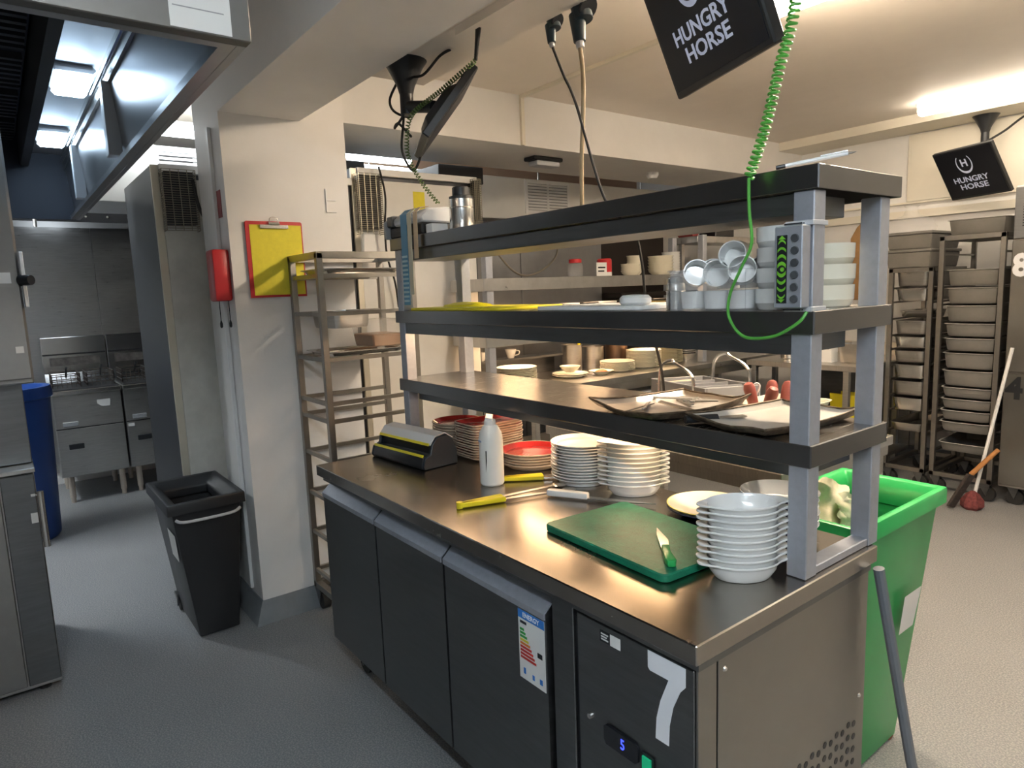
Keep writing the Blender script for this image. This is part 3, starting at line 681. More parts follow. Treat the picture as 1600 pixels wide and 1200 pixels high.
# bundle of black cables on its arm
for k, pts in enumerate(([(.10,.40,2.33),(.07,.38,2.27),(.03,.42,2.24),(.06,.47,2.22),(.11,.42,2.25),(.13,.40,2.20),(.06,.40,2.17),(.02,.44,2.20),(.08,.46,2.14)],
                         [(.12,.42,2.30),(.06,.44,2.20),(.0,.46,2.10),(.04,.48,2.02),(.12,.47,2.05),(.17,.46,2.12)],
                         [(.10,.43,2.36),(.22,.44,2.33),(.30,.47,2.38),(.33,.50,2.40)])):
    solo('black_cable', B().tube(spline(pts, 10), .005, 7), RUBBER, ['black cable bundled in loops on the edge-on screen arm','black cable drooping in a wide loop below the arm','black cable running from the arm to the ceiling box'][k], 'cable', 'cables at the edge-on screen')
t = thing('coiled_cable', 'dark green coiled cable beside the edge-on screen', 'cable', (.55,.47,2.40))
p_ = [(.55,.47,2.40),(.534,.465,2.30),(.36,.43,2.24),(.20,.40,2.19),(.15,.40,2.11),(.125,.42,2.04),(.145,.47,1.94),(.16,.52,1.875)]
part(t, 'coil', B().tube(coil(p_[1:], .0075, 60), .0022, 5), mat('dark_green_cable',(.10,.17,.04),.45))
part(t, 'plug', B().cyl((.55,.47,2.40),(.534,.465,2.30),.010,.006,10), RUBBER)
# blue and black power sockets with cables under the casing
def socket(x, y, z, label, k=1):
    t = thing('power_socket', label, 'socket', (x,y,z), 0, 'blue industrial sockets')
    part(t, 'socket_body', B().cyl((0,0,.06*k),(.02*k,0,-.02*k),.030*k,.027*k,16).cyl((-.0,-.005,0),(.012*k,-.01,-.075*k),.024*k,.017*k,16), mat('socket_blue_black',(.012,.03,.045),.3), .001, local=True)
    part(t, 'flap', B().cyl((.034*k,0,.01*k),(.042*k,0,.005*k),.030*k,n=18), BLACKG, .002, local=True)
    part(t, 'gland', B().cyl((.012*k,-.01,-.075*k),(.015*k,-.01,-.092*k),.012*k,n=8), LGREY, .001, local=True)
    return t
socket(.705,.66,2.395, 'smaller dark blue socket hanging under the ceiling casing', .8)
socket(.835,.66,2.385, 'larger dark blue socket with steel gland under the ceiling casing', 1.15)
solo('black_cable', B().tube(spline([(.717,.652,2.32),(.76,.66,2.22),(.814,.66,2.12),(.936,.662,1.80),(.97,.755,1.70),(1.00,.76,1.60),(1.02,.76,1.45),(1.07,.77,1.25),(1.085,.77,1.10)],10), .0045, 8), RUBBER, 'thin black cable dropping from the smaller socket behind the gantry', 'cable')
solo('beige_cable', B().tube(spline([(.852,.648,2.28),(.845,.665,2.2),(.836,.67,2.08),(.825,.67,1.95),(.811,.68,1.82),(.80,.69,1.7475)],10), .007, 8), BEIGE, 'thick beige cable hanging from the larger socket behind the gantry', 'cable')
solo('conduit', B().box(-.88,2.2,1.80,1.825,2.70,2.7195).box(-.899,-.88,1.80,1.825,2.42,2.7195), CREAM, 'cream cable conduit crossing the ceiling and dropping down the bulkhead', 'conduit')
solo('smoke_detector', B().lathe([(.05,.0),(.05,-.02),(.035,-.045),(.01,-.05)], c=(-1.21,3.40,2.42), n=20), WPLAST, 'small white detector under the bulkhead', 'detector')
t = thing('emergency_lamp', 'grey bulkhead emergency lamp under the white bulkhead', 'lamp', (-1.15,2.20,2.42))
part(t, 'base', B().box(-.06,.06,-.13,.13,-.025,0), BLACK, .006, local=True)
part(t, 'lens', B().box(-.05,.05,-.10,.11,-.06,-.025), LGREY, .012, local=True, seg=2)

# ================================================================== COLUMN: CLIPBOARD, CALL POINT, TRUNKING
t = thing('clipboard', 'red clipboard with a yellow sheet hanging on the white column', 'clipboard', (-.655,.138,1.535))
part(t, 'backing_board', B().prism([(.008,1.535),(.268,1.535),(.268,1.872),(.262,1.878),(.014,1.878),(.008,1.872)], -.662, -.657, 'x'), RED)
part(t, 'yellow_sheet', B().box(-.6565,-.655,.026,.262,1.545,1.862), YPAPER)
part(t, 'clip', B().box(-.654,-.644,.07,.20,1.845,1.862).cyl((-.648,.11,1.866),(-.648,.16,1.866),.008,n=10).tube(spline([(-.65,.115,1.866),(-.65,.118,1.89),(-.65,.135,1.897),(-.65,.152,1.89),(-.65,.155,1.866)],5),.0025,6), STEELB, .001)
t = thing('fire_call_box', 'red wall box with two black pull cords on the column side', 'box', (-.745,-.10,1.525))
part(t, 'case', B().box(-.80,-.69,-.135,-.0605,1.525,1.755), RED, .012, seg=2)
for y in (-.075,-.115):
    part(t, 'pull_cord', B().tube([(-.72,y,1.525),(-.72,y,1.44)], .002, 6).lathe([(.002,.0),(.006,-.015),(.006,-.03),(.002,-.035)], c=(-.72,y,1.44), n=10), BLACK)
solo('cable_trunking', B().box(-.83,-.805,-.076,-.0605,.12,2.30), WPLAST, 'white cable trunking running down the column side', 'trunking', bevel=.002)
solo('warning_sticker', B().box(-.80,-.74,-.0625,-.0605,1.90,2.02), MAROON, 'small faded red sticker above the red wall box', 'sticker')
solo('light_switch_bracket', B().box(-.669,-.662,.40,.405,1.93,2.04).box(-.669,-.662,.405,.45,1.985,1.99).box(-.669,-.662,.405,.45,1.93,1.935), WPLAST, 'small white bracket marks on the upper column face', 'bracket')

# ================================================================== GASTRONORM RACK BY THE COLUMN
RX0, RX1, RY0, RY1 = -.652, -.30, .185, .66
t = thing('gastronorm_rack', 'tall narrow stainless tray rack on castors beside the column', 'rack', ((RX0+RX1)/2,(RY0+RY1)/2,0))
for x in (RX0, RX1-.028):
    for y in (RY0, RY1-.028): part(t, 'post', B().box(x,x+.028,y,y+.028,.13,1.715), RSTEEL, .002)
part(t, 'top_frame', B().box(RX0,RX1,RY0,RY0+.028,1.69,1.72).box(RX0,RX1,RY1-.028,RY1,1.69,1.72).box(RX0,RX0+.028,RY0+.028,RY1-.028,1.69,1.72).box(RX1-.028,RX1,RY0+.028,RY1-.028,1.69,1.72), RSTEEL, .001)
zs = (1.62,1.455,1.255,1.06,.98,.80,.60,.40,.20)
for z in zs:
    for x in (RX0+.005, RX1-.020):
        part(t, 'runner', B().box(x,x+.015,RY0+.028,RY1-.028,z-.012,z+.006), RSTEEL)
    part(t, 'end_bar', B().box(RX0+.028,RX1-.028,RY0+.006,RY0+.020,z-.012,z+.006), RSTEEL)
part(t, 'base_frame', B().box(RX0,RX1,RY0,RY0+.03,.105,.135).box(RX0,RX1,RY1-.03,RY1,.105,.135).box(RX0,RX0+.03,RY0,RY1,.105,.135).box(RX1-.03,RX1,RY0,RY1,.105,.135), RSTEEL, .001)
for x, y in ((RX0+.04,RY0+.03),(RX1-.06,RY0+.03),(RX0+.04,RY1-.03),(RX1-.06,RY1-.03)): castor(t, x, y, r=.04, h=.105)
def gn_pan_b(w, d, h, rim=0):
    k = .90
    rf = lambda t, q: rounded(t, 1, w/2*q, d/2*q, 9)
    b = B().lathe([(k*.96,0),(k,.012),(.955,h-.002)], n=40, rad=rf, cap1=False)
    b.m(rim).lathe([(.955,h-.002),(1.0,h),(1.0,h+.003),(.945,h+.002)], n=40, rad=rf, cap0=False, cap1=False)
    b.m(0).lathe([(.945,h+.002),(k*.985,.013),(k*.95,.002),(.001,.002)], n=40, rad=rf, cap0=False)
    return b
def pan(loc, w, d, h, label, group=None, m=STEEL, rz=0, name='steel_pan'):
    b = gn_pan_b(w, d, h, 1 if isinstance(m, list) else 0); b.xf(Matrix.Translation(loc) @ Matrix.Rotation(rz,4,'Z'))
    return solo(name, b, m, label, 'pan', group)
pan(((RX0+RX1)/2,.35,1.385), .285,.19,.075, 'small deep steel pan hanging in the rack runners', 'pans in the column rack')
pan(((RX0+RX1)/2,.42,1.262), .295,.41,.018, 'shallow steel tray on the rack below the deep pan', 'pans in the column rack', STEELB)
pan(((RX0+RX1)/2,.42,1.627), .295,.41,.020, 'shallow steel tray at the top of the column rack', 'pans in the column rack', STEELB)
t = thing('sauce_tub', 'clear tub with caramel sauce standing behind the deep pan', 'tub', (-.475,.535,1.283))
part(t, 'tub', B().frus((-.10,.10,-.075,.075),0,(-.115,.115,-.09,.09),.13), mat('cloudy_tub',(.75,.70,.62),.3,alpha=.28), .008, local=True)
part(t, 'sauce', B().frus((-.098,.098,-.073,.073),.004,(-.106,.106,-.081,.081),.062), BROWNF, .006, local=True)

# ================================================================== FRIDGES BEHIND THE COLUMN (BACKS TOWARDS THE VIEWER)
def fridge(y0, y1, z1, label, back, grids):
    t = thing('upright_fridge', label, 'fridge', (-1.6,(y0+y1)/2,0), 0, 'upright fridges behind the column')
    part(t, 'cabinet', B().box(-2.0,-1.215,y0,y1,.10,z1), FSIDE, .004)
    part(t, 'back_panel', B().box(-1.215,-1.20,y0+.035,y1-.02,.12,z1-.06), back, .002)
    part(t, 'back_edge_strip', B().box(-1.215,-1.197,y0,y0+.034,.10,z1), mat('cream_steel',(.62,.58,.48),.4,.6), .001)
    part(t, 'top_rail', B().box(-1.22,-1.185,y0+.035,y1,z1-.035,z1+.004), WPLAST, .002)
    for x in (-1.95,-1.27):
        for y in (y0+.05,y1-.05): part(t, 'foot', B().cyl((x,y,0),(x,y,.10),.02,n=10), STEEL)
    for a, b_, za, zb in grids:
        g = part(t, 'condenser_box', B().box(-1.20,-1.145,a+.012,b_-.008,za+.03,zb-.01), DARK)
        wb_ = B(); n = int((zb-za)/.011)
        for k in range(n+1):
            z = za+(zb-za)*k/n; wb_.tube([(-1.20,a,z),(-1.135,a,z),(-1.135,b_,z),(-1.20,b_,z)], .0018, 4, cap=False)
        for k in range(5):
            y = a+(b_-a)*k/4; wb_.tube([(-1.134,y,za),(-1.134,y,zb)], .0022, 4)
        for x in (-1.155,-1.178): wb_.tube([(x,a,za),(x,a,zb)], .0022, 4)
        part(t, 'wire_guard', wb_, BRASS, label='fine wire guard over the condenser')
    return t
GREYB = mat('grubby_back', (.62,.61,.56), .5, noise=.12, nscale=7)
f1 = fridge(-.25,.783,2.19, 'fridge with grubby grey back and hanging cable left of the column', GREYB, [(-.215,-.065,1.875,2.165)])
f2 = fridge(.785,1.655,2.255, 'fridge with pale back seen right of the column', mat('pale_back',(.74,.73,.70),.45,noise=.05,nscale=4), [(.80,.945,1.88,2.22),(1.60,1.65,1.95,2.24)])
part(f2, 'yellow_note', B().box(-1.20,-1.1985,1.185,1.265,2.03,2.145), YPAPER, label='yellow warning note')
part(f1, 'socket_plate', B().box(-1.20,-1.19,.03,.16,1.20,1.62), LGREY, .003, label='pale grey cover plate')
solo('black_cable', B().tube(spline([(-1.13,-.08,2.12),(-1.13,-.06,1.98),(-1.12,-.01,1.86),(-1.14,.02,1.72),(-1.15,.03,1.55),(-1.16,.07,1.44),(-1.17,.14,1.36)],10), .008, 8), RUBBER, 'black cable hanging down the grubby fridge back', 'cable')
solo('black_cable', B().tube(spline([(-1.13,.93,2.26),(-1.13,.96,2.1),(-1.13,.945,1.9),(-1.15,.96,1.75),(-1.15,1.0,1.6),(-1.16,1.02,1.45)],10), .006, 8), RUBBER, 'black cable hanging beside the wire guard on the pale fridge', 'cable')
t = thing('bread_bag', 'white bag with a red band hanging beside the pale fridge', 'bag', (-1.12,.83,1.72))
part(t, 'bag', B().frus((-.02,.02,-.05,.05),0,(-.012,.012,-.035,.04),.16), PAPER, .008, local=True)
part(t, 'band', B().box(-.022,.022,-.02,.051,.0,.02), RED, local=True)
solo('duct_box', B().box(-2.04,-1.62,1.64,2.02,2.30,2.419), DARK, 'dark duct box under the bulkhead right of the fridges', 'duct', bevel=.004)
solo('duct_box', B().box(-2.04,-1.7,.96,1.12,2.262,2.40), DARK, 'dark box on top of the pale fridge', 'duct', bevel=.004)
# white supply plenum with louvred grilles
t = thing('air_plenum', 'long white air plenum with louvred grilles above the cooking line', 'plenum', (-2.35,2.0,2.12))
part(t, 'casing', B().box(-2.65,-2.06,-.40,4.9,2.12,2.46), mat('plenum_white',(.80,.79,.75),.45), .004)
for y in (.0,1.5,3.2,4.6): part(t, 'hanger', B().cyl((-2.4,y,2.46),(-2.4,y,2.7195),.008,n=8), STEEL)
def grille(y0, y1, z0, z1, mid=True):
    g = part(t, 'grille', B().box(-2.06,-2.052,y0-.03,y1+.03,z0-.03,z0).box(-2.06,-2.052,y0-.03,y1+.03,z1,z1+.03).box(-2.06,-2.052,y0-.03,y0,z0,z1).box(-2.06,-2.052,y1,y1+.03,z0,z1).box(-2.06,-2.052,(y0+y1)/2-.012,(y0+y1)/2+.012,z0,z1).m(1).box(-2.06,-2.058,y0,y1,z0,z1), [WPLAST, GREYP])
    n = 9
    me = None
    for k in range(n):
        zc = z0+(z1-z0)*(k+.5)/n
        part(t, 'louvre', B().obox((-2.054,(y0+y1)/2,zc),(.004,y1-y0,.020),(0,R(-30),0)), WPLAST, par=g)
grille(2.79,3.24, 2.20, 2.425)
grille(-.04,.36, 2.20, 2.425)

# ================================================================== EXTRACTION HOOD OVER THE LEFT AISLE
HX0, HX1, HY0, HY1 = -2.0, 1.12, -2.3, -.46
t = thing('extraction_hood', 'large stainless extraction hood with glowing lamps at upper left', 'hood', ((HX0+HX1)/2,(HY0+HY1)/2,2.03))
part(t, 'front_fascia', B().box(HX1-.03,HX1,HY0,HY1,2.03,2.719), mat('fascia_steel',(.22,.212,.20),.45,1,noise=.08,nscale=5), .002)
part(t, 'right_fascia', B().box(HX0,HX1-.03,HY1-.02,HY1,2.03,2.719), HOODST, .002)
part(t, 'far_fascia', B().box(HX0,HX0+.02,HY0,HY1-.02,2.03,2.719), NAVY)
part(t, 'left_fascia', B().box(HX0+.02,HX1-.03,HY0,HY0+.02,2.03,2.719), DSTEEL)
part(t, 'gutter_lip', B().box(HX0+.02,HX1-.03,HY1-.045,HY1-.02,2.03,2.036).box(HX1-.055,HX1-.03,HY0+.02,HY1-.045,2.03,2.036).box(HX0+.02,HX1-.055,HY1-.047,HY1-.045,2.03,2.05), HOODST)
part(t, 'lamp_panel', B().box(HX0+.02,HX1-.03,-.665,-.51,2.37,2.375), HOODP)
part(t, 'sloped_panel', B().prism([(-.505,2.30),(-.482,2.06),(-.4815,2.06),(-.4815,2.302)], HX0+.02, HX1-.03, 'x'), HOODST)
part(t, 'trough', B().box(HX0+.02,HX1-.03,-.515,-.505,2.29,2.375).box(HX0+.02,HX1-.03,-.505,-.4815,2.302,2.308).cyl((HX0+.02,-.52,2.33),(HX1-.03,-.52,2.33),.008,n=8), STEELB)
for x in (-.25,-1.35): part(t, 'rib', B().box(x-.03,x+.03,-.53,-.488,2.06,2.30), LGREY, .002)
part(t, 'roof', B().box(HX0+.02,HX1-.03,HY0+.02,HY1-.02,2.70,2.719), DSTEEL)
part(t, 'filter_frame', B().box(HX0+.02,HX1-.03,-.70,-.665,2.30,2.70).box(HX0+.02,HX1-.03,-1.75,-1.70,2.30,2.70), DARK)
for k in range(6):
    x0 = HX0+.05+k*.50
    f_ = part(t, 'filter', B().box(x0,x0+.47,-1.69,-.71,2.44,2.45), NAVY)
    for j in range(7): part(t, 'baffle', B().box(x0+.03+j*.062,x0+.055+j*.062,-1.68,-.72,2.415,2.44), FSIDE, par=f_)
for i, x in enumerate((-.45,-1.42)):
    L_ = part(t, 'bulkhead_lamp', B().box(x-.13,x+.13,-.655,-.525,2.345,2.37), LGREY, .01)
    part(t, 'lamp_glass', B().box(x-.115,x+.115,-.645,-.535,2.318,2.345), HOODLAMP, .012, par=L_, label='glowing cool white lamp glass')
t.location += Vector((.03,-.025,-.03)); HX1 += .03
nb = solo('notice', B().box(HX1,HX1+.001,-.612,-.508,2.022+.018,2.16).m(1).box(HX1+.001,HX1+.0013,-.60,-.56,2.145,2.148).box(HX1+.001,HX1+.0013,-.545,-.52,2.13,2.137).box(HX1+.001,HX1+.0013,-.606,-.575,2.09,2.093).box(HX1+.001,HX1+.0013,-.606,-.52,2.075,2.077), [PAPER, mat('print_grey',(.35,.35,.36),.7)], 'white printed notice stuck on the hood front', 'notice')
nb.location += Vector((0,-.012,-.036))
# second canopy over the fryers
t = thing('fryer_canopy', 'dark extraction canopy above the fryers at the far wall', 'hood', (-4.0,-.5,2.16))
part(t, 'canopy', B().box(-4.44,-3.5,-1.9,.72,2.31,2.40), mat('canopy_dark',(.05,.055,.07),.35,.6), .003)
part(t, 'lip', B().box(-3.5,-3.485,-1.9,.72,2.15,2.42), FSIDE, .001)
part(t, 'canopy_lamp', B().box(-4.3,-4.2,-.62,-.35,2.285,2.31), mat('canopy_lamp_glass',(.8,.9,1),.5,emit=2.5), .01)
for k in range(12): part(t, 'rivet', B().cyl((-3.485,-1.0+k*.14,2.19),(-3.478,-1.0+k*.14,2.19),.012,.008,8), STEELB)
solo('steel_pipe', B().tube([(-3.42,-.62,2.719),(-3.42,-.62,2.10)], .012, 8).tube([(-3.42,-.62,2.62),(-3.42,.1,2.60)], .012, 8), STEEL, 'thin steel pipe hanging before the fryer canopy', 'pipe')

# ================================================================== FRYERS
def fryer(y0, y1, label, split):
    t = thing('fryer', label, 'fryer', (-3.97,(y0+y1)/2,0), 0, 'fryers at the far wall')
    part(t, 'cabinet', B().box(-4.30,-3.645,y0,y1,.215,.86), STEEL, .003)
    part(t, 'rim', B().box(-4.30,-3.60,y0,y1,.862,.895), STEELB, .004)
    part(t, 'well', B().box(-4.27,-3.645,y0+.012,y1-.012,.895,.902), DARK)
    part(t, 'door_gap', B().box(-3.6455,-3.640,y0+.004,y1-.004,.222,.855), BLACKV)
    part(t, 'upstand', B().box(-4.36,-4.28,y0,y1,.86,1.28).prism([(-4.28,.98),(-4.20,.90),(-4.28,.90)], y0, y1, 'y'), STEELB, .003)
    part(t, 'panel_line', B().box(-4.2795,-4.277,y0+.005,y1-.005,1.13,1.142), BLACKV)
    part(t, 'scrap_stain', B().box(-4.2795,-4.278,y0+.05,y1-.05,1.04,1.11), mat('grease_stain',(.10,.09,.085),.5,noise=.5,nscale=20))
    d1 = part(t, 'upper_door', B().box(-3.645,-3.63,y0+.004,y1-.004,.60,.855), STEEL, .002)
    d2 = part(t, 'lower_door', B().box(-3.645,-3.63,y0+.004,y1-.004,.222,.592), STEEL, .002)
    part(t, 'handle', B().box(-3.63,-3.612,y0+.05,y0+.15,.615,.65), GREYP, .003, par=d1)
    part(t, 'handle', B().box(-3.63,-3.614,y0+.07,y0+.17,.435,.475), BLACKV, .003, par=d2)
    for x in (-4.22,-3.70):
        for y in (y0+.06,y1-.05): part(t, 'leg', B().cyl((x,y,.04),(x,y,.215),.022,n=12).cyl((x,y,0),(x,y,.04),.017,n=12), mat('fryer_leg',(.60,.52,.44),.4,.5))
    for k in range(split):
        yc = y0+(y1-y0)*(k+.5)/split; ww = (y1-y0)/split*.40
        bk = B()
        for zz in (.93,.97,1.01): bk.tube([(-4.04,yc-ww,zz),(-3.74,yc-ww,zz),(-3.74,yc+ww,zz),(-4.04,yc+ww,zz)], .004, 5, closed=True)
        for q in range(7):
            yy = yc-ww+2*ww*q/6; bk.tube([(-3.74,yy,.905),(-3.74,yy,1.01)], .003, 4); 
        for q in range(6):
            xx = -4.04+.3*q/5
            for sg in (-1,1): bk.tube([(xx,yc+sg*ww,.905),(xx,yc+sg*ww,1.01)], .003, 4)
        bkp = part(t, 'basket', bk, mat('greasy_wire',(.12,.10,.09),.5,.8), label='dark wire frying basket')
        part(t, 'basket_handle', B().tube(spline([(-3.74,yc,.99),(-3.66,yc,1.05),(-3.60,yc,1.07)],5), .008, 8), BLACK, par=bkp)
    return t
fryer(-.65,-.19,'left stainless fryer with two baskets and a white sticker', 2)
fryer(-.178,.28,'right stainless fryer half hidden by the dark fridge side', 2)
solo('white_sticker', B().prism([(-.36,.80),(-.36,.77),(-.33,.745),(-.275,.745),(-.27,.80)], -3.63, -3.628, 'x'), PAPER, 'white sticker on the left fryer door', 'sticker')
solo('white_sticker', B().box(-3.63,-3.628,-.165,-.12,.555,.58), PAPER, 'small sticker on the right fryer door', 'sticker')
t = thing('blue_barrel', 'tall blue plastic barrel standing left of the fryers', 'barrel', (-2.95,-.955,0))
part(t, 'barrel', B().lathe([(.22,0),(.235,.02),(.265,.86),(.27,.94)], n=32), BLUEP, local=True)
part(t, 'rim', B().lathe([(.27,.94),(.285,.95),(.285,.985),(.275,1.02),(.24,1.02),(.235,.95)], n=32, cap0=False, cap1=False), BLUEP, local=True)

# ================================================================== OVEN AND CABINET AT THE LEFT EDGE
t = thing('left_oven', 'tall stainless oven cut by the left picture edge', 'oven', (-1.0,-1.3,1.24))
OVST = mat('oven_steel',(.36,.35,.335),.4,1,noise=.06,nscale=10)
part(t, 'case', B().box(-1.35,-.66,-1.75,-.83,1.24,2.20), OVST, .006)
d = part(t, 'door', B().box(-.66,-.635,-1.745,-.835,1.26,2.19), OVST, .004)
part(t, 'latch_plate', B().box(-.665,-.615,-.828,-.815,1.53,1.735), WPLAST, .002, par=d)
part(t, 'door_knob', B().cyl((-.63,-.83,1.63),(-.60,-.80,1.63),.022,.018,14), BLACK, par=d)
part(t, 'worn_sticker', B().box(-.635,-.634,-.90,-.86,1.62,1.66), PAPER, par=d)
part(t, 'worn_sticker', B().box(-.635,-.634,-.875,-.85,1.36,1.385), PAPER, par=d)
part(t, 'stand', B().box(-1.33,-.74,-1.74,-.87,.92,1.24), DSTEEL, .003)
t = thing('base_cabinet', 'stainless base cabinet with bar handle under the left oven', 'cabinet', (-1.0,-1.3,0))
part(t, 'case', B().box(-1.35,-.66,-1.76,-.872,.03,.90), STEEL, .003)
part(t, 'top', B().box(-1.36,-.635,-1.77,-.868,.90,.918), STEEL, .002)
d = part(t, 'door', B().box(-.66,-.642,-1.755,-.985,.05,.895), OVST, .003)
part(t, 'stile', B().box(-.66,-.642,-.980,-.874,.05,.895), DSTEEL, .003)
part(t, 'bar_handle', B().cyl((-.60,-.862,.61),(-.60,-.862,.83),.011,n=12).cyl((-.645,-.872,.63),(-.60,-.862,.63),.007,n=8).cyl((-.645,-.872,.81),(-.60,-.862,.81),.007,n=8), STEELB, label='upright steel bar handle')
part(t, 'worn_sticker', B().box(-.642,-.641,-.90,-.878,.70,.74), PAPER)
part(t, 'worn_sticker', B().box(-.642,-.641,-.892,-.878,.805,.815), PAPER)
for y in (-1.7,-.93):
    for x in (-1.3,-.71): part(t, 'foot', B().cyl((x,y,0),(x,y,.03),.02,n=10), RUBBER)

# ================================================================== SLIM BINS
def slim_bin(name, label, rim, base, h, mrim, mbody, wheels=None, tub=.08):
    x0,x1,y0,y1 = rim; a0,a1,c0,c1 = base
    t = thing(name, label, 'bin', ((x0+x1)/2,(y0+y1)/2,0))
    e = .02
    part(t, 'body', B().frus((a0,a1,c0,c1), .012, (x0+e,x1-e,y0+e,y1-e), h-.05, cap=False).frus((a0+.01,a1-.01,c0+.01,c1-.01), .02, (x0+e+.008,x1-e-.008,y0+e+.008,y1-e-.008), h-.05, cap=False).box(a0,a1,c0,c1,.008,.02), mbody, .006, seg=2)
    i = tub; rb = B()
    o_ = [(x0,y0),(x1,y0),(x1,y1),(x0,y1)]; n_ = [(x0+i,y0+i),(x1-i,y0+i),(x1-i,y1-i),(x0+i,y1-i)]; q_ = [(x0+.022,y0+.022),(x1-.022,y0+.022),(x1-.022,y1-.022),(x0+.022,y1-.022)]
    vs = [(x,y,h-.05) for x,y in o_]+[(x,y,h) for x,y in o_]+[(x,y,h) for x,y in q_]+[(x,y,h-.045) for x,y in n_]+[(x,y,h-.085) for x,y in n_]
    fs = []
    for k in range(4):
        for j in range(4): fs.append((j*4+k, j*4+(k+1)%4, (j+1)*4+(k+1)%4, (j+1)*4+k))
    part(t, 'rim', rb.add(vs, fs), mrim, .008, seg=2)
    for wx, wy in (wheels or []):
        w_ = part(t, 'castor', B().box(wx-.016,wx+.016,wy-.02,wy+.02,.03,.06), DSTEEL)
        part(t, 'wheel', B().cyl((wx-.014,wy,.026),(wx+.014,wy,.026),.026,n=16), wheels_mat, par=w_)
    return t
wheels_mat = RUBBER
bn = slim_bin('black_bin', 'black slim bin with open lid frame beside the column', (-1.17,-.655,-.43,-.10), (-1.10,-.69,-.345,-.17), .655, BLACK, BLACK, tub=.065)
part(bn, 'handle_bar', B().tube(spline([(-.650,-.40,.585),(-.630,-.36,.575),(-.630,-.18,.575),(-.650,-.13,.585)],6), .007, 8), LGREY)
part(bn, 'paper_label', B().add([(-.86,-.4035,.50),(-.70,-.4025,.50),(-.72,-.392,.37),(-.86,-.392,.37)], [(0,1,2,3)]), PAPER, label='white paper label')
castor(bn, -1.085, -.335, r=.035, h=.09)
wheels_mat = mat('red_brown_wheel',(.25,.06,.04),.6)
gb = slim_bin('green_bin', 'bright green slim bin full of pale scraps behind the counter', (1.35,1.69,.83,1.41), (1.40,1.61,.90,1.30), .855, GREENP, GREEND, tub=.045, wheels=[(1.595,1.27),(1.42,1.27),(1.595,.92),(1.42,.92)])
part(gb, 'label_sheet', B().add([(1.668,1.18,.55),(1.668,1.30,.55),(1.655,1.28,.42),(1.655,1.18,.42)], [(0,1,2,3)]), PAPER)
# scraps inside
def leaf(k, c, size, rot, lab, m):
    nn = 17; vs = []; fs = []
    for i in range(nn):
        for j in range(nn):
            u, v = (i/(nn-1)-.5)*2, (j/(nn-1)-.5)*2; a = math.atan2(v, u); q = max(abs(u), abs(v))
            rr = q*size*(1+.16*math.sin(5*a+k)*q+.10*math.sin(11*a+2*k)*q*q)
            z = .16*size*math.cos(2.2*q*math.cos(a)+k)+.30*size*q*q*math.sin(3*a+k)+.10*size*math.sin(6*u+k)*math.cos(5*v-k)
            vs.append(Vector((rr*math.cos(a), rr*math.sin(a)*.85, z)))
    for i in range(nn-1):
        for j in range(nn-1): fs.append((i*nn+j,i*nn+j+1,(i+1)*nn+j+1,(i+1)*nn+j))
    b = B().add(vs, fs); b.xf(Matrix.Translation(c) @ Euler([R(x) for x in rot]).to_matrix().to_4x4())
    o = solo('leaf_scrap', b, m, lab, 'scrap', 'scraps in the green bin', smooth=False); o.data.shade_smooth()
leaf(0,(1.50,1.02,.79),.11,(10,15,0),'broad pale leaf scrap low in the green bin',FOODC)
leaf(1,(1.54,.99,.85),.085,(62,8,40),'tall pale leaf scrap standing upright in the green bin',FOODC)
leaf(2,(1.47,1.06,.85),.075,(50,-25,110),'curled cream scrap at the back of the heap in the bin',FOODC)
leaf(3,(1.53,.95,.80),.055,(35,10,20),'brown stained scrap at the front of the heap',mat('brown_scrap',(.36,.26,.12),.6,noise=.3,nscale=20))
leaf(4,(1.575,1.02,.83),.07,(70,20,75),'pale leaf scrap leaning to the right bin wall',FOODC)
solo('mop_pole', B().tube([(1.806,.672,.835),(1.86,.765,.32),(1.905,.84,.0)], .013, 10), mat('grey_pole',(.20,.22,.25),.35,.4), 'dark grey pole leaning against the back corner of the counter', 'pole')

# ================================================================== REAR TABLE BEHIND THE COUNTER
t = thing('rear_table', 'low stainless work table behind the counter', 'table', (.62,1.62,0))
part(t, 'table_top', B().box(-.02,1.25,1.19,2.06,.81,.85), STEELH, .002)
part(t, 'apron', B().box(0,1.235,1.20,1.215,.765,.81).box(0,1.235,2.035,2.05,.765,.81).box(1.222,1.235,1.215,2.035,.765,.81).box(0,.013,1.215,2.035,.765,.81), STEELH)
for x in (.02,1.19):
    for y in (1.21,2.0): part(t, 'leg', B().box(x,x+.035,y,y+.035,0,.765), STEEL, .002)
part(t, 'undershelf', B().box(.03,1.21,1.22,2.03,.25,.28), STEELH, .002)
part(t, 'brace', B().tube([(1.20,1.23,.30),(1.20,2.0,.60)], .012, 8).tube([(.10,1.23,.62),(1.19,1.23,.62)], .012, 8), STEEL)
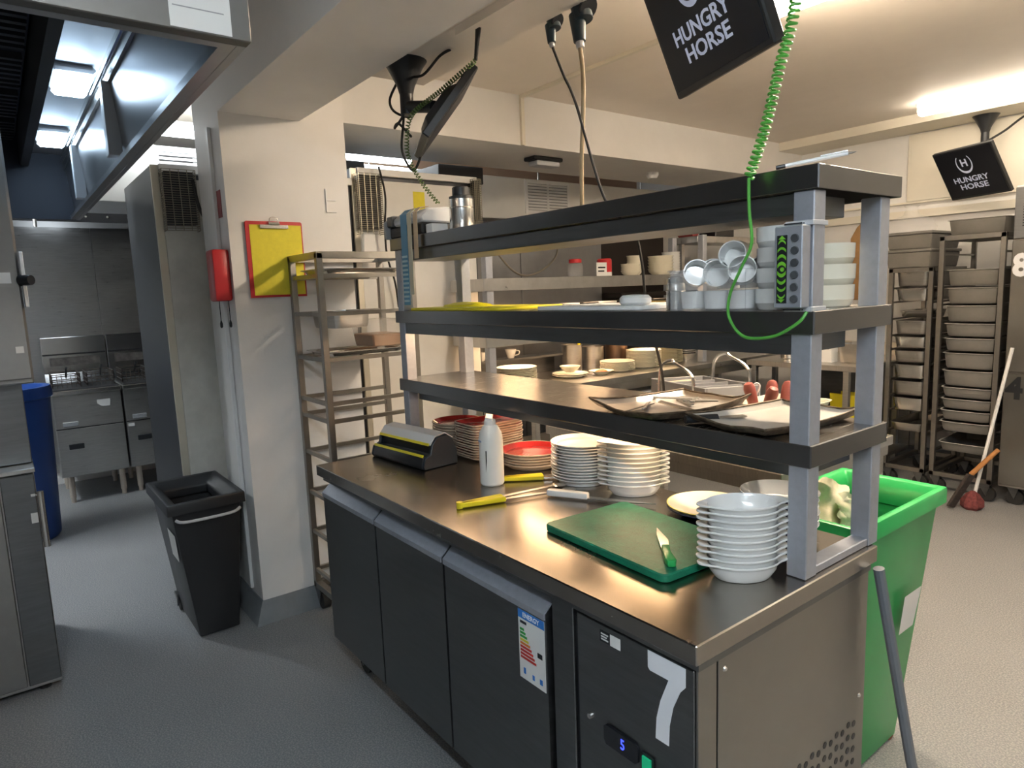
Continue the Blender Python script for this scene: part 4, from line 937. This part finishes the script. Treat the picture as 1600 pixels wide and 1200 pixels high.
# cutlery caddy with two hoops
t = thing('cutlery_caddy', 'grey divided cutlery tray held in a frame with two steel hoops', 'caddy', (.40,1.80,.85))
tilt = R(7)
Mx = Matrix.Translation((.69,1.505,1.085)) @ Matrix.Rotation(R(-16),4,'Z') @ Matrix.Rotation(R(-2),4,'X') @ Matrix.Diagonal((.92,.72,1,1))
TRAYG = mat('cutlery_tray_grey',(.30,.305,.32),.45)
tb = B().box(-.21,.21,-.20,.20,-.05,-.045).box(-.21,.21,-.20,-.185,-.045,.012).box(-.21,.21,.185,.20,-.045,.012).box(-.21,-.195,-.185,.185,-.045,.012).box(.195,.21,-.185,.185,-.045,.012).xf(Mx)
part(t, 'tray', tb, TRAYG, .003)
for k in range(3): part(t, 'divider', B().box(-.11+k*.10,-.10+k*.10,-.185,.185,-.045,.004).xf(Mx), TRAYG)
def hoop(y, x0, x1, z1): return B().tube(spline([(x0,y,.852),(x0,y,z1-.09),(x0+.02,y,z1-.02),(x0+.07,y,z1),(x1-.10,y,z1-.01),(x1-.02,y,z1-.05),(x1,y,z1-.11),(x1,y,.852)],6), .007, 8)
part(t, 'hoop', hoop(1.33,.59,.77,1.205), STEELB, label='polished steel hoop handle')
part(t, 'hoop', hoop(1.67,.62,.81,1.205), STEELB, label='polished steel hoop handle')
part(t, 'base_rail', B().tube([(.59,1.33,.858),(.62,1.67,.858)], .006, 8).tube([(.77,1.33,.858),(.81,1.67,.858)], .006, 8).box(.60,.78,1.38,1.62,.852,1.03), STEELB)
#SPOON
solo('wooden_spoon', B().obox((.545,1.50,1.083),(.20,.022,.010),(R(0),R(0),R(74))), mat('pale_wood',(.62,.48,.34),.6), 'pale wooden utensil lying in the cutlery tray', 'spoon', bevel=.003)
solo('white_bowl', B().lathe([(.045,0),(.05,.004),(.068,.050),(.070,.060),(.066,.060),(.046,.008),(.001,.007)], c=(.965,1.27,1.0205), n=32), CHINAC, 'small cream bowl standing behind the worn baking tray', 'bowl')
solo('steel_riser', B().box(.86,1.24,1.20,1.62,.851,1.02), STEELH, 'low steel riser on the rear table', 'riser', bevel=.004)
t = thing('utensil_tray', 'pale shallow tray holding red-handled utensils on the rear table', 'tray', (1.105,1.42,1.0205))
part(t, 'tray', gn_pan_b(.26,.34,.04), CHINAC, local=True)
for k, (x, y, a, b_) in enumerate(((1.07,1.31,12,-10),(1.10,1.36,-10,8),(1.14,1.38,8,14),(1.16,1.44,25,0),(1.12,1.29,-22,-10))):
    M_ = Matrix.Translation((x,y,1.035)) @ Euler((R(a),R(b_),k)).to_matrix().to_4x4()
    b = B().lathe([(.012,0),(.018,.02),(.021,.07),(.022,.095),(.016,.112),(.004,.118)], n=14).xf(M_)
    solo('red_utensil', b, SAUS, ['leftmost red rounded handle standing in the utensil tray','tallest red handle standing in the utensil tray','red handle leaning right in the utensil tray','rearmost red handle in the utensil tray','front red handle leaning forward in the utensil tray'][k], 'utensil', 'red handles in the utensil tray')
solo('wire_whisk', B().tube(spline([(1.01,1.28,1.05),(1.04,1.30,1.10),(1.06,1.32,1.14),(1.075,1.325,1.13),(1.06,1.31,1.085),(1.03,1.29,1.045)],8), .004, 6), WPLAST, 'bent white wire loop beside the red handles', 'wire')

# ================================================================== BACK PASS: COUNTER WITH HEATED SHELVES
t = thing('pass_counter', 'long stainless pass counter across the back', 'counter', (-1.05,2.75,0))
part(t, 'worktop', B().prism([(-1.16,1.42),(-.72,1.42),(-.72,4.55),(-1.42,4.55),(-1.42,1.70),(-1.16,1.70)],.86,.90,'z'), STEELH, .002)
part(t, 'apron', B().box(-.75,-.735,1.44,4.53,.80,.86), STEELH)
for y in (1.72,2.9,4.48):
    for x in (-1.38,-.79): part(t, 'leg', B().box(x,x+.04,y,y+.04,0,.86), STEEL, .002)
part(t, 'undershelf', B().box(-1.40,-.76,1.72,4.50,.40,.43), STEELH)
solo('white_tub', B().frus((-.99,-.80,2.36,2.52),.4305,(-1.0,-.79,2.35,2.53),.79), WPLAST, 'left white tub on the shelf under the pass counter', 'tub', 'tubs under the pass counter', .01)
solo('white_tub', B().frus((-.99,-.80,2.57,2.72),.4305,(-1.0,-.79,2.56,2.73),.77), WPLAST, 'middle white tub on the shelf under the pass counter', 'tub', 'tubs under the pass counter', .01)
solo('grey_tub', B().frus((-.99,-.80,2.78,2.95),.4305,(-1.0,-.79,2.77,2.96),.76), LGREY, 'grey tub right of the white tubs under the pass counter', 'tub', 'tubs under the pass counter', .01)
t = thing('pass_gantry', 'heated two-tier gantry standing on the pass counter', 'gantry', (-1.0,2.45,.90))
for y in (1.43,3.52):
    for x in (-1.155,-.86): part(t, 'post', B().box(x,x+.05,y,y+.05,.901,1.90), PSTEEL, .002)
s_ = part(t, 'shelf', channel(-1.165,-.80,1.40,3.60,1.525,1.60), [STEELH, GTOP], .002)
part(t, 'lamp_housing', B().box(-1.12,-.88,1.50,3.5,1.55,1.58), STEELB, par=s_)
s_ = part(t, 'shelf', channel(-1.165,-.80,1.40,3.60,1.185,1.255), [STEELH, GTOP], .002)
part(t, 'lamp_housing', B().box(-1.12,-.88,1.50,3.5,1.21,1.235), STEELB, par=s_)
def lamps_y(ys, x, z, power):
    for y in ys:
        l = part(t, 'heat_lamp', B().cyl((x,y-.14,z),(x,y+.14,z),.007,n=8), QUARTZ, label='glowing orange heat lamp')
        ld = bpy.data.lights.new('heat_light','AREA'); ld.shape = 'RECTANGLE'; ld.size = .05; ld.size_y = .34; ld.energy = power*HEAT; ld.color = (1,.66,.40)
        lo = bpy.data.objects.new('heat_light', ld); C.objects.link(lo); lo.parent = l; lo.location = Vector((x,y,z-.013))-Vector(t.location)
lamps_y((1.8,2.5,3.2), -1.00, 1.20, 3.0)
lamps_y((1.8,2.5,3.2), -1.00, 1.54, 2.0)
ZP = .9005
def bplate(r): return plate_b(r, .018, .66, n=32)
stack('pass_plate', bplate(.135), CHINAC, (-.975,1.76,ZP), 12, .0098, 'cream plate', 'in the leftmost stack on the pass counter', 'plate', 'cream plates on the pass counter')
stack('pass_plate', bplate(.12), CHINAC, (-1.28,1.86,ZP), 4, .0098, 'small cream plate', 'of the low stack behind the far left', 'plate', 'cream plates behind on the pass counter')
stack('pass_plate', bplate(.13), CHINAC, (-1.02,2.28,ZP), 2, .0098, 'wide cream plate', 'under the little yellow bowl', 'plate', 'cream plates under the bowl')
stack('pass_plate', bplate(.13), CHINAC, (-.98,2.72,ZP), 7, .0098, 'cream plate', 'in the middle stack on the pass counter', 'plate', 'cream plates in the middle of the pass')
stack('pass_plate', bplate(.135), CHINAC, (-.98,3.01,ZP), 13, .0098, 'cream plate', 'in the tall stack on the pass counter', 'plate', 'cream plates in the tall pass stack')
stack('pass_plate', bplate(.135), mat('buff_china',(.66,.60,.42),.25), (-1.02,3.32,ZP), 16, .0104, 'buff plate', 'in the tallest stack on the pass', 'plate', 'buff plates on the pass counter')
stack('steel_bowl', B().lathe([(.045,0),(.07,.03),(.085,.055),(.083,.056),(.066,.031),(.04,.003)], n=28), STEELB, (-1.04,3.60,ZP), 9, .017, 'shiny steel bowl', 'of the stack on the pass', 'bowl', 'steel bowls on the pass counter')
solo('yellow_bowl', B().lathe([(.03,0),(.06,.028),(.075,.045),(.072,.046),(.055,.028),(.001,.006)], c=(-1.0,2.26,ZP+.036), n=28), CHINAC, 'small cream bowl standing on the two wide plates', 'bowl')
solo('sauce_dish', B().lathe([(.04,0),(.07,.022),(.09,.03),(.06,.016),(.001,.008)], c=(-.93,2.50,ZP), n=24), CHINAC, 'small open dish of garnish beside the cream bowl', 'dish')
solo('garnish', B().lathe([(.05,0),(.045,.012),(.02,.022),(.002,.024)], c=(-.93,2.50,ZP+.014), n=12, rad=lambda a, s: (s*(1+.25*math.sin(5*a))*math.cos(a), s*(1+.2*math.cos(4*a))*math.sin(a))), mat('garnish',(.55,.28,.06),.5,col2=(.55,.06,.03),nscale=40), 'orange and red garnish heaped in the open dish', 'garnish')
def pot(c, r, h, label, m=STEEL):
    solo('steel_pot', B().lathe([(r*.95,0),(r,.004),(r,h),(r*1.06,h),(r*1.06,h+.004),(r*.97,h+.004),(r*.96,.006),(.001,.005)], c=c, n=28), m, label, 'pot', 'pots on the pass counter')
pot((-1.24,2.50,ZP), .075,.20, 'tall steel pot under the pass shelf')
pot((-1.24,2.72,ZP), .085,.17, 'wide steel pot right of the tall pot')
pot((-1.24,2.98,ZP), .09,.24, 'dark deep pot behind the cream plate stacks', mat('dark_pot',(.20,.13,.09),.35,.8))
solo('yellow_scoop', B().tube([(-1.22,2.53,1.0),(-1.20,2.545,1.135)], .012, 8), YELLOW, 'short yellow handle sticking out of the tall pot', 'handle')
def cup(c, label, rz):
    t_ = thing('tea_cup', label, 'cup', c, rz, 'cups on the pass')
    part(t_, 'cup', B().lathe([(.022,0),(.025,.003),(.040,.05),(.043,.062),(.040,.062),(.030,.02),(.001,.006)], n=24), CHINA, local=True)
    part(t_, 'handle', B().tube(spline([(.036,0,.050),(.062,0,.048),(.060,0,.025),(.030,0,.018)],5), .004, 6), CHINA, local=True)
solo('riser_shelf', B().box(-1.40,-1.26,1.60,2.45,1.03,1.045).box(-1.40,-1.385,1.60,2.45,.901,1.03).box(-1.275,-1.26,1.60,1.615,.901,1.03).box(-1.275,-1.26,2.435,2.45,.901,1.03), DSTEEL, 'dark riser shelf at the back of the pass counter', 'shelf')
cup((-1.32,1.72,1.0455), 'leftmost white cup on the riser shelf', R(40)); cup((-1.32,1.98,1.0455), 'white cup with its handle to the right on the riser shelf', R(60))
# upper pass shelf
ZU = 1.6005
solo('jar', B().lathe([(.05,0),(.055,.006),(.055,.085),(.04,.10)], c=(-1.05,2.38,ZU), n=24).m(1).lathe([(.045,.10),(.045,.125),(.03,.128)], c=(-1.05,2.38,ZU), n=24), [GLASSY, RED], 'clear jar with red lid on the upper pass shelf', 'jar')
t = thing('red_tin', 'red tin with white band on the upper pass shelf', 'tin', (-.98,2.60,ZU))
part(t, 'tin_body', B().lathe([(.052,.028),(.054,.03),(.054,.115),(.045,.125)], n=28), RED, local=True)
part(t, 'white_band', B().lathe([(.0535,0),(.0545,.003),(.0545,.029)], n=28), WPLAST, local=True)
solo('price_card', B().box(-.90,-.897,2.44,2.54,ZU,ZU+.095).m(1).box(-.897,-.896,2.455,2.525,ZU+.055,ZU+.065).box(-.897,-.896,2.455,2.515,ZU+.030,ZU+.040), [PAPER, BLACKV], 'small white card with dark print beside the red tin', 'card')
def ubowl(r, h=.04): return B().lathe([(r*.6,0),(r*.9,h*.5),(r,h),(r*.97,h),(r*.85,h*.5),(.001,.006)], n=28)
stack('small_bowl', ubowl(.075), CHINAC, (-1.0,2.90,ZU), 4, .016, 'small cream bowl', 'of the low stack on the upper shelf', 'bowl', 'low bowl stack on the upper pass shelf')
stack('small_bowl', ubowl(.06,.045), CHINAC, (-1.08,3.03,ZU), 7, .018, 'small cream pot', 'of the narrow stack on the upper shelf', 'bowl', 'narrow stack on the upper pass shelf')
stack('small_bowl', ubowl(.10,.05), CHINAC, (-1.0,3.24,ZU), 5, .024, 'wide cream bowl', 'of the wide stack on the upper shelf', 'bowl', 'wide bowl stack on the upper pass shelf')
stack('small_bowl', ubowl(.075), CHINA, (-1.06,3.44,ZU), 8, .020, 'white bowl', 'of the right stack on the upper shelf', 'bowl', 'right bowl stack on the upper pass shelf')
# condiments on the lower pass shelf
ZL = 1.2555
cols = [(.05,.06,.09),(.45,.30,.06),(.12,.05,.04),(.40,.38,.32),(.06,.10,.05),(.35,.22,.05),(.10,.09,.09),(.45,.12,.05),(.05,.05,.06),(.30,.24,.10)]
for k in range(10):
    y = 1.56+k*.19
    t_ = thing('condiment_tub', ['dark','amber','maroon','pale grey','olive','honey','charcoal','orange red','black','mustard'][k]+' condiment tub '+('at the left end of' if k == 0 else 'on')+' the lower pass shelf', 'tub', (-1.10,y,ZL), 0, 'condiment tubs on the lower pass shelf')
    part(t_, 'tub', B().frus((-.06,.06,-.065,.065),0,(-.07,.07,-.075,.075),.15), mat('condiment%d' % k, cols[k], .4), .008, local=True)
    part(t_, 'lid', B().box(-.073,.073,-.078,.078,.15,.165), BLACK if k % 2 else LGREY, .004, local=True)
# ticket rail on the top of the pass posts with wires
t = thing('ticket_shelf', 'narrow steel shelf above the right end of the pass', 'shelf', (-1.0,3.7,1.85))
part(t, 'rail', B().box(-1.2,-.95,3.64,4.45,1.85,1.905), STEELH, .003)
for y in (3.66,4.4): part(t, 'post', B().box(-1.16,-1.125,y,y+.035,.901,1.85), STEEL)
# cooking line behind
t = thing('cookline_splashback', 'tall grey stainless splashback behind the pass', 'splashback', (-2.05,2.7,0))
CKST = mat('splash_steel',(.34,.345,.36),.38,1,noise=.1,nscale=5,rvar=.06)
part(t, 'panel', B().box(-2.20,-2.10,1.80,2.72,.0,1.96), CKST, .002)
part(t, 'panel', B().box(-2.20,-2.10,2.725,3.70,.0,1.96), CKST, .002)
part(t, 'top_rail', B().box(-2.20,-2.09,1.80,3.70,1.96,2.0), DSTEEL)
t = thing('cooking_range', 'dark cooking range half hidden behind the pass', 'range', (-1.9,4.3,0))
part(t, 'body', B().box(-2.4,-1.75,3.75,4.9,.0,.95), DSTEEL, .004)
part(t, 'shelf', B().box(-2.4,-1.9,3.75,4.9,1.42,1.46).box(-2.4,-2.35,3.75,4.9,.95,2.10), mat('range_dark',(.05,.04,.035),.5,.5))
solo('loop_hose', B().tube(spline([(-2.085,2.26,2.0),(-1.97,2.33,1.88),(-1.95,2.50,1.70),(-1.95,2.66,1.645),(-1.95,2.86,1.70),(-1.97,3.02,1.82),(-2.085,3.14,2.0)],10), .009, 8), mat('hose_grey',(.35,.32,.27),.4,.6), 'grey flexible hose hanging in a loop before the splashback', 'hose')
solo('blue_tray', B().box(-2.04,-1.86,1.98,2.75,2.005,2.03).box(-2.04,-1.86,1.98,2.75,2.045,2.065), mat('navy_plastic',(.03,.035,.10),.4), 'flat navy trays stacked above the splashback', 'tray')
solo('rolled_pack', B().cyl((-1.20,3.74,1.955),(-1.05,3.74,1.955),.05,n=16), MAROON, 'dark red packet on the ticket shelf', 'packet')
solo('black_case', B().box(-1.15,-.98,3.92,4.18,1.906,2.06), BLACKG, 'black box standing on the ticket shelf', 'box', bevel=.006)

# ================================================================== RIGHT WALL
t = thing('side_table', 'stainless table against the right wall behind the gantry posts', 'table', (-.15,4.4,0))
part(t, 'table_top', B().box(-.62,.275,3.83,4.75,.86,.90), STEELH, .002)
part(t, 'upstand', B().box(-.62,.275,4.74,4.76,.90,1.0), STEELH)
for x in (-.60,.14):
    for y in (3.87,4.68): part(t, 'leg', B().box(x,x+.04,y,y+.04,0,.86), STEEL, .002)
part(t, 'undershelf', B().box(-.60,.26,3.88,4.72,.16,.19), STEELH)
part(t, 'back_sheet', B().box(-.60,.26,4.72,4.735,.19,.86), DSTEEL)
pot((-.42,4.12,.9005), .065,.13, 'small steel pot on the side table')
t = thing('paper_pack', 'white packet with dark print on the side table', 'packet', (-.06,4.02,.9005))
part(t, 'packet', B().box(-.06,.06,-.05,.05,0,.20), PAPER, .003, local=True)
part(t, 'print', B().box(-.02,.03,-.0515,-.0505,.15,.158).box(-.03,.01,-.0515,-.0505,.125,.132).box(.02,.04,-.0515,-.0505,.10,.118), BLACKV, local=True)
pan((.13,4.10,.9005), .20,.22,.14, 'deep steel pan at the right end of the side table')
t = thing('floor_sign', 'folded yellow floor sign under the side table', 'sign', (-.04,4.30,.1905))
part(t, 'leaf', B().obox((0,-.03,.22),(.20,.012,.44),(R(8),0,0)), YELLOW, .003, local=True)
part(t, 'leaf', B().obox((.02,.05,.22),(.20,.012,.44),(R(-8),0,0)), YELLOW, .003, local=True)
solo('dark_crate', B().box(-.55,-.20,4.0,4.5,.1905,.50), DARK, 'dark crate under the side table', 'crate', bevel=.01)
t = thing('wooden_paddle', 'brown wooden paddle board hanging on the right wall', 'paddle', (-.30,5.08,1.33))
part(t, 'board', B().prism([(-.42,1.33),(-.20,1.33),(-.20,1.86),(-.25,1.95),(-.32,2.0),(-.37,1.95),(-.42,1.86)], 5.075, 5.095, 'y'), CARD, .004)
part(t, 'nail', B().cyl((-.315,5.1,1.985),(-.315,5.06,1.985),.006,n=8), STEEL)
solo('wall_trunking', B().box(-.9,4.0,5.06,5.0995,1.985,2.045).box(-.9,4.0,5.075,5.0995,2.10,2.115), CREAM, 'cream trunking running along the right wall', 'trunking')
solo('wall_corner_board', B().box(.02,3.0,5.085,5.0995,2.12,2.64), CREAM, 'cream board on the right wall below the ceiling beam', 'board')
def pan_rack(x0, x1, y0, y1, z1, label, levels):
    t = thing('pan_rack', label, 'rack', ((x0+x1)/2,(y0+y1)/2,0), 0, 'pan racks on the right wall')
    for x in (x0, x1-.03):
        for y in (y0, y1-.03): part(t, 'post', B().box(x,x+.03,y,y+.03,.12,z1), RSTEEL, .002)
    for z in (z1-.03,.12): part(t, 'frame', B().box(x0,x1,y0,y0+.03,z,z+.03).box(x0,x1,y1-.03,y1,z,z+.03).box(x0,x0+.03,y0+.03,y1-.03,z,z+.03).box(x1-.03,x1,y0+.03,y1-.03,z,z+.03), RSTEEL, .001)
    for z in levels:
        for x in (x0+.004, x1-.024): part(t, 'runner', B().box(x,x+.02,y0+.03,y1-.03,z-.012,z), RSTEEL)
    for x, y in ((x0+.04,y0+.03),(x1-.04,y0+.03),(x0+.04,y1-.03),(x1-.04,y1-.03)): castor(t, x, y, r=.05, h=.12)
    return t
LV1 = [.40,.55,.66,.78,.90,1.00,1.10,1.22,1.34,1.44]
pan_rack(.285,.575,4.20,4.80,1.575,'left pan rack with stacked steel pans at the right wall', LV1)
LV2 = [.30,.44,.52,.60,.68,.76,.88,1.00,1.10,1.20,1.32,1.44,1.56,1.66]
pan_rack(.605,.985,4.20,4.80,1.775,'taller pan rack with clear boxes left of the numbered freezer', LV2)
names1 = [(.40,.06),(.55,.095),(.66,.105),(.78,.105),(.90,.085),(1.00,.085),(1.10,.10),(1.34,.085),(1.44,.105)]
OL = ['lowest','second lowest','third lowest','fourth lowest','fifth lowest','sixth lowest','seventh lowest','eighth lowest','ninth lowest','tenth lowest','eleventh lowest','twelfth lowest']
for k, (z, h) in enumerate(names1):
    pan(((.285+.575)/2,4.49,z+.001), .236,.54,h, f'{OL[k]} steel pan in the left pan rack', 'pans in the left pan rack', STEELB if k % 2 else STEEL)
pan((.43,4.45,1.221), .225,.30,.05, 'tilted perforated pan near the rack top', 'pans in the left pan rack', STEELB)
names2 = [(.30,.06),(.44,.068),(.52,.068),(.60,.068),(.68,.068),(.76,.105),(.88,.105),(1.00,.085),(1.10,.085),(1.20,.105),(1.32,.105),(1.44,.105)]
CLB = mat('cloudy_box',(.215,.205,.188),.35,noise=.15,nscale=6)
CLR = [CLB, mat('cloudy_rim',(.55,.53,.50),.3)]
for k, (z, h) in enumerate(names2):
    pan((.795,4.49,z+.001), .325,.54,h, f'{OL[k]} cloudy container in the taller pan rack', 'containers in the taller pan rack', CLR, name='cloudy_container')
pan((.80,4.50,1.776), .36,.56,.10, 'shallow grey container lying on top of the taller rack', None, CLR, name='cloudy_container')
def box_stack(x, y, z, w, d, h, label, m, lid=True):
    t_ = thing('storage_box', label, 'box', (x,y,z), 0, 'boxes on top of the left pan rack')
    part(t_, 'tub', B().frus((-w*.46,w*.46,-d*.46,d*.46),0,(-w/2,w/2,-d/2,d/2),h-.02), m, .006, local=True)
    part(t_, 'lid', B().box(-w*.52,w*.52,-d*.52,d*.52,h-.02,h), m, .004, local=True)
box_stack(.39,4.50,1.576, .30,.52,.13, 'lower cloudy box on the left pan rack top', CLB)
box_stack(.39,4.50,1.707, .30,.52,.12, 'upper cloudy box on the left pan rack top', CLB)
solo('clear_bag', B().lathe([(.16,0),(.17,.05),(.13,.10),(.05,.13),(.03,.18),(.05,.20)], c=(.30,4.5,1.83), n=14, rad=lambda a, s: (s*(1+.12*math.sin(4*a+s*20))*math.cos(a), s*(1.3+.1*math.cos(5*a))*math.sin(a))), GLASSY, 'crumpled clear plastic bag on top of the cloudy boxes', 'bag')
# numbered freezer
t = thing('upright_freezer', 'tall steel freezer with numbers 8 and 4 at the right edge', 'freezer', (1.5,4.55,0))
part(t, 'cabinet', B().box(1.015,1.90,4.22,4.95,.12,2.05), STEEL, .004)
d1 = part(t, 'upper_door', B().box(1.02,1.895,4.195,4.22,.885,1.715), SIDEST, .004)
d2 = part(t, 'lower_door', B().box(1.02,1.895,4.195,4.22,.14,.875), SIDEST, .004)
gr = part(t, 'grille_panel', B().box(1.02,1.895,4.20,4.22,1.725,2.04), DSTEEL, .003)
for k in range(12): part(t, 'grille_slot', B().box(1.065,1.50,4.197,4.20,1.80+k*.0165,1.808+k*.0165), BLACKV, par=gr)
for txt, z, m_, x, pd in (('8',1.555,WHITEV,1.073,d1),('4',.775,BLACKV,1.078,d2)):
    b = text_b(txt, .19, .0006, .92, .008); b.xf(Matrix.Translation((x,4.194,z)) @ Matrix.Rotation(R(90),4,'X'))
    part(t, 'door_number', b, m_, label=('white number 8' if txt == '8' else 'black number 4'), smooth=False, par=pd)
for x, y in ((1.09,4.28),(1.83,4.28),(1.09,4.88),(1.83,4.88)): castor(t, x, y, r=.05, h=.12)
# mop and brush leaning there
t = thing('mop', 'white-poled mop with red head leaning on the freezer', 'mop', (.945,3.98,0))
part(t, 'pole', B().cyl((.955,4.0,.09),(1.082,4.10,1.05),.0105,n=10), WPLAST)
part(t, 'mop_head', B().lathe([(.045,0),(.062,.02),(.06,.06),(.035,.10),(.012,.12)], c=(.95,3.985,0), n=16, rad=lambda a, s: (s*(1+.12*math.sin(6*a))*math.cos(a), s*(1+.12*math.sin(6*a))*math.sin(a))), mat('red_mop',(.17,.04,.04),.9,noise=.4,nscale=60,bump=.5,bscale=60))
t = thing('floor_brush', 'worn floor brush with an orange wooden handle on the floor', 'brush', (.90,3.93,0))
Mb = Matrix.Translation((.855,3.90,.012)) @ Matrix.Rotation(R(20),4,'Z') @ Matrix.Rotation(R(-66),4,'Y') @ Matrix.Rotation(R(50),4,'X')
part(t, 'blade', B().box(0,.25,-.010,.010,-.032,.032).xf(Mb), mat('dark_bristle',(.045,.035,.03),.8,noise=.4,nscale=40), .004)
part(t, 'handle', B().cyl((.945,3.95,.235),(1.075,3.99,.415),.016,.014,10), mat('orange_wood',(.50,.22,.07),.6), .002)
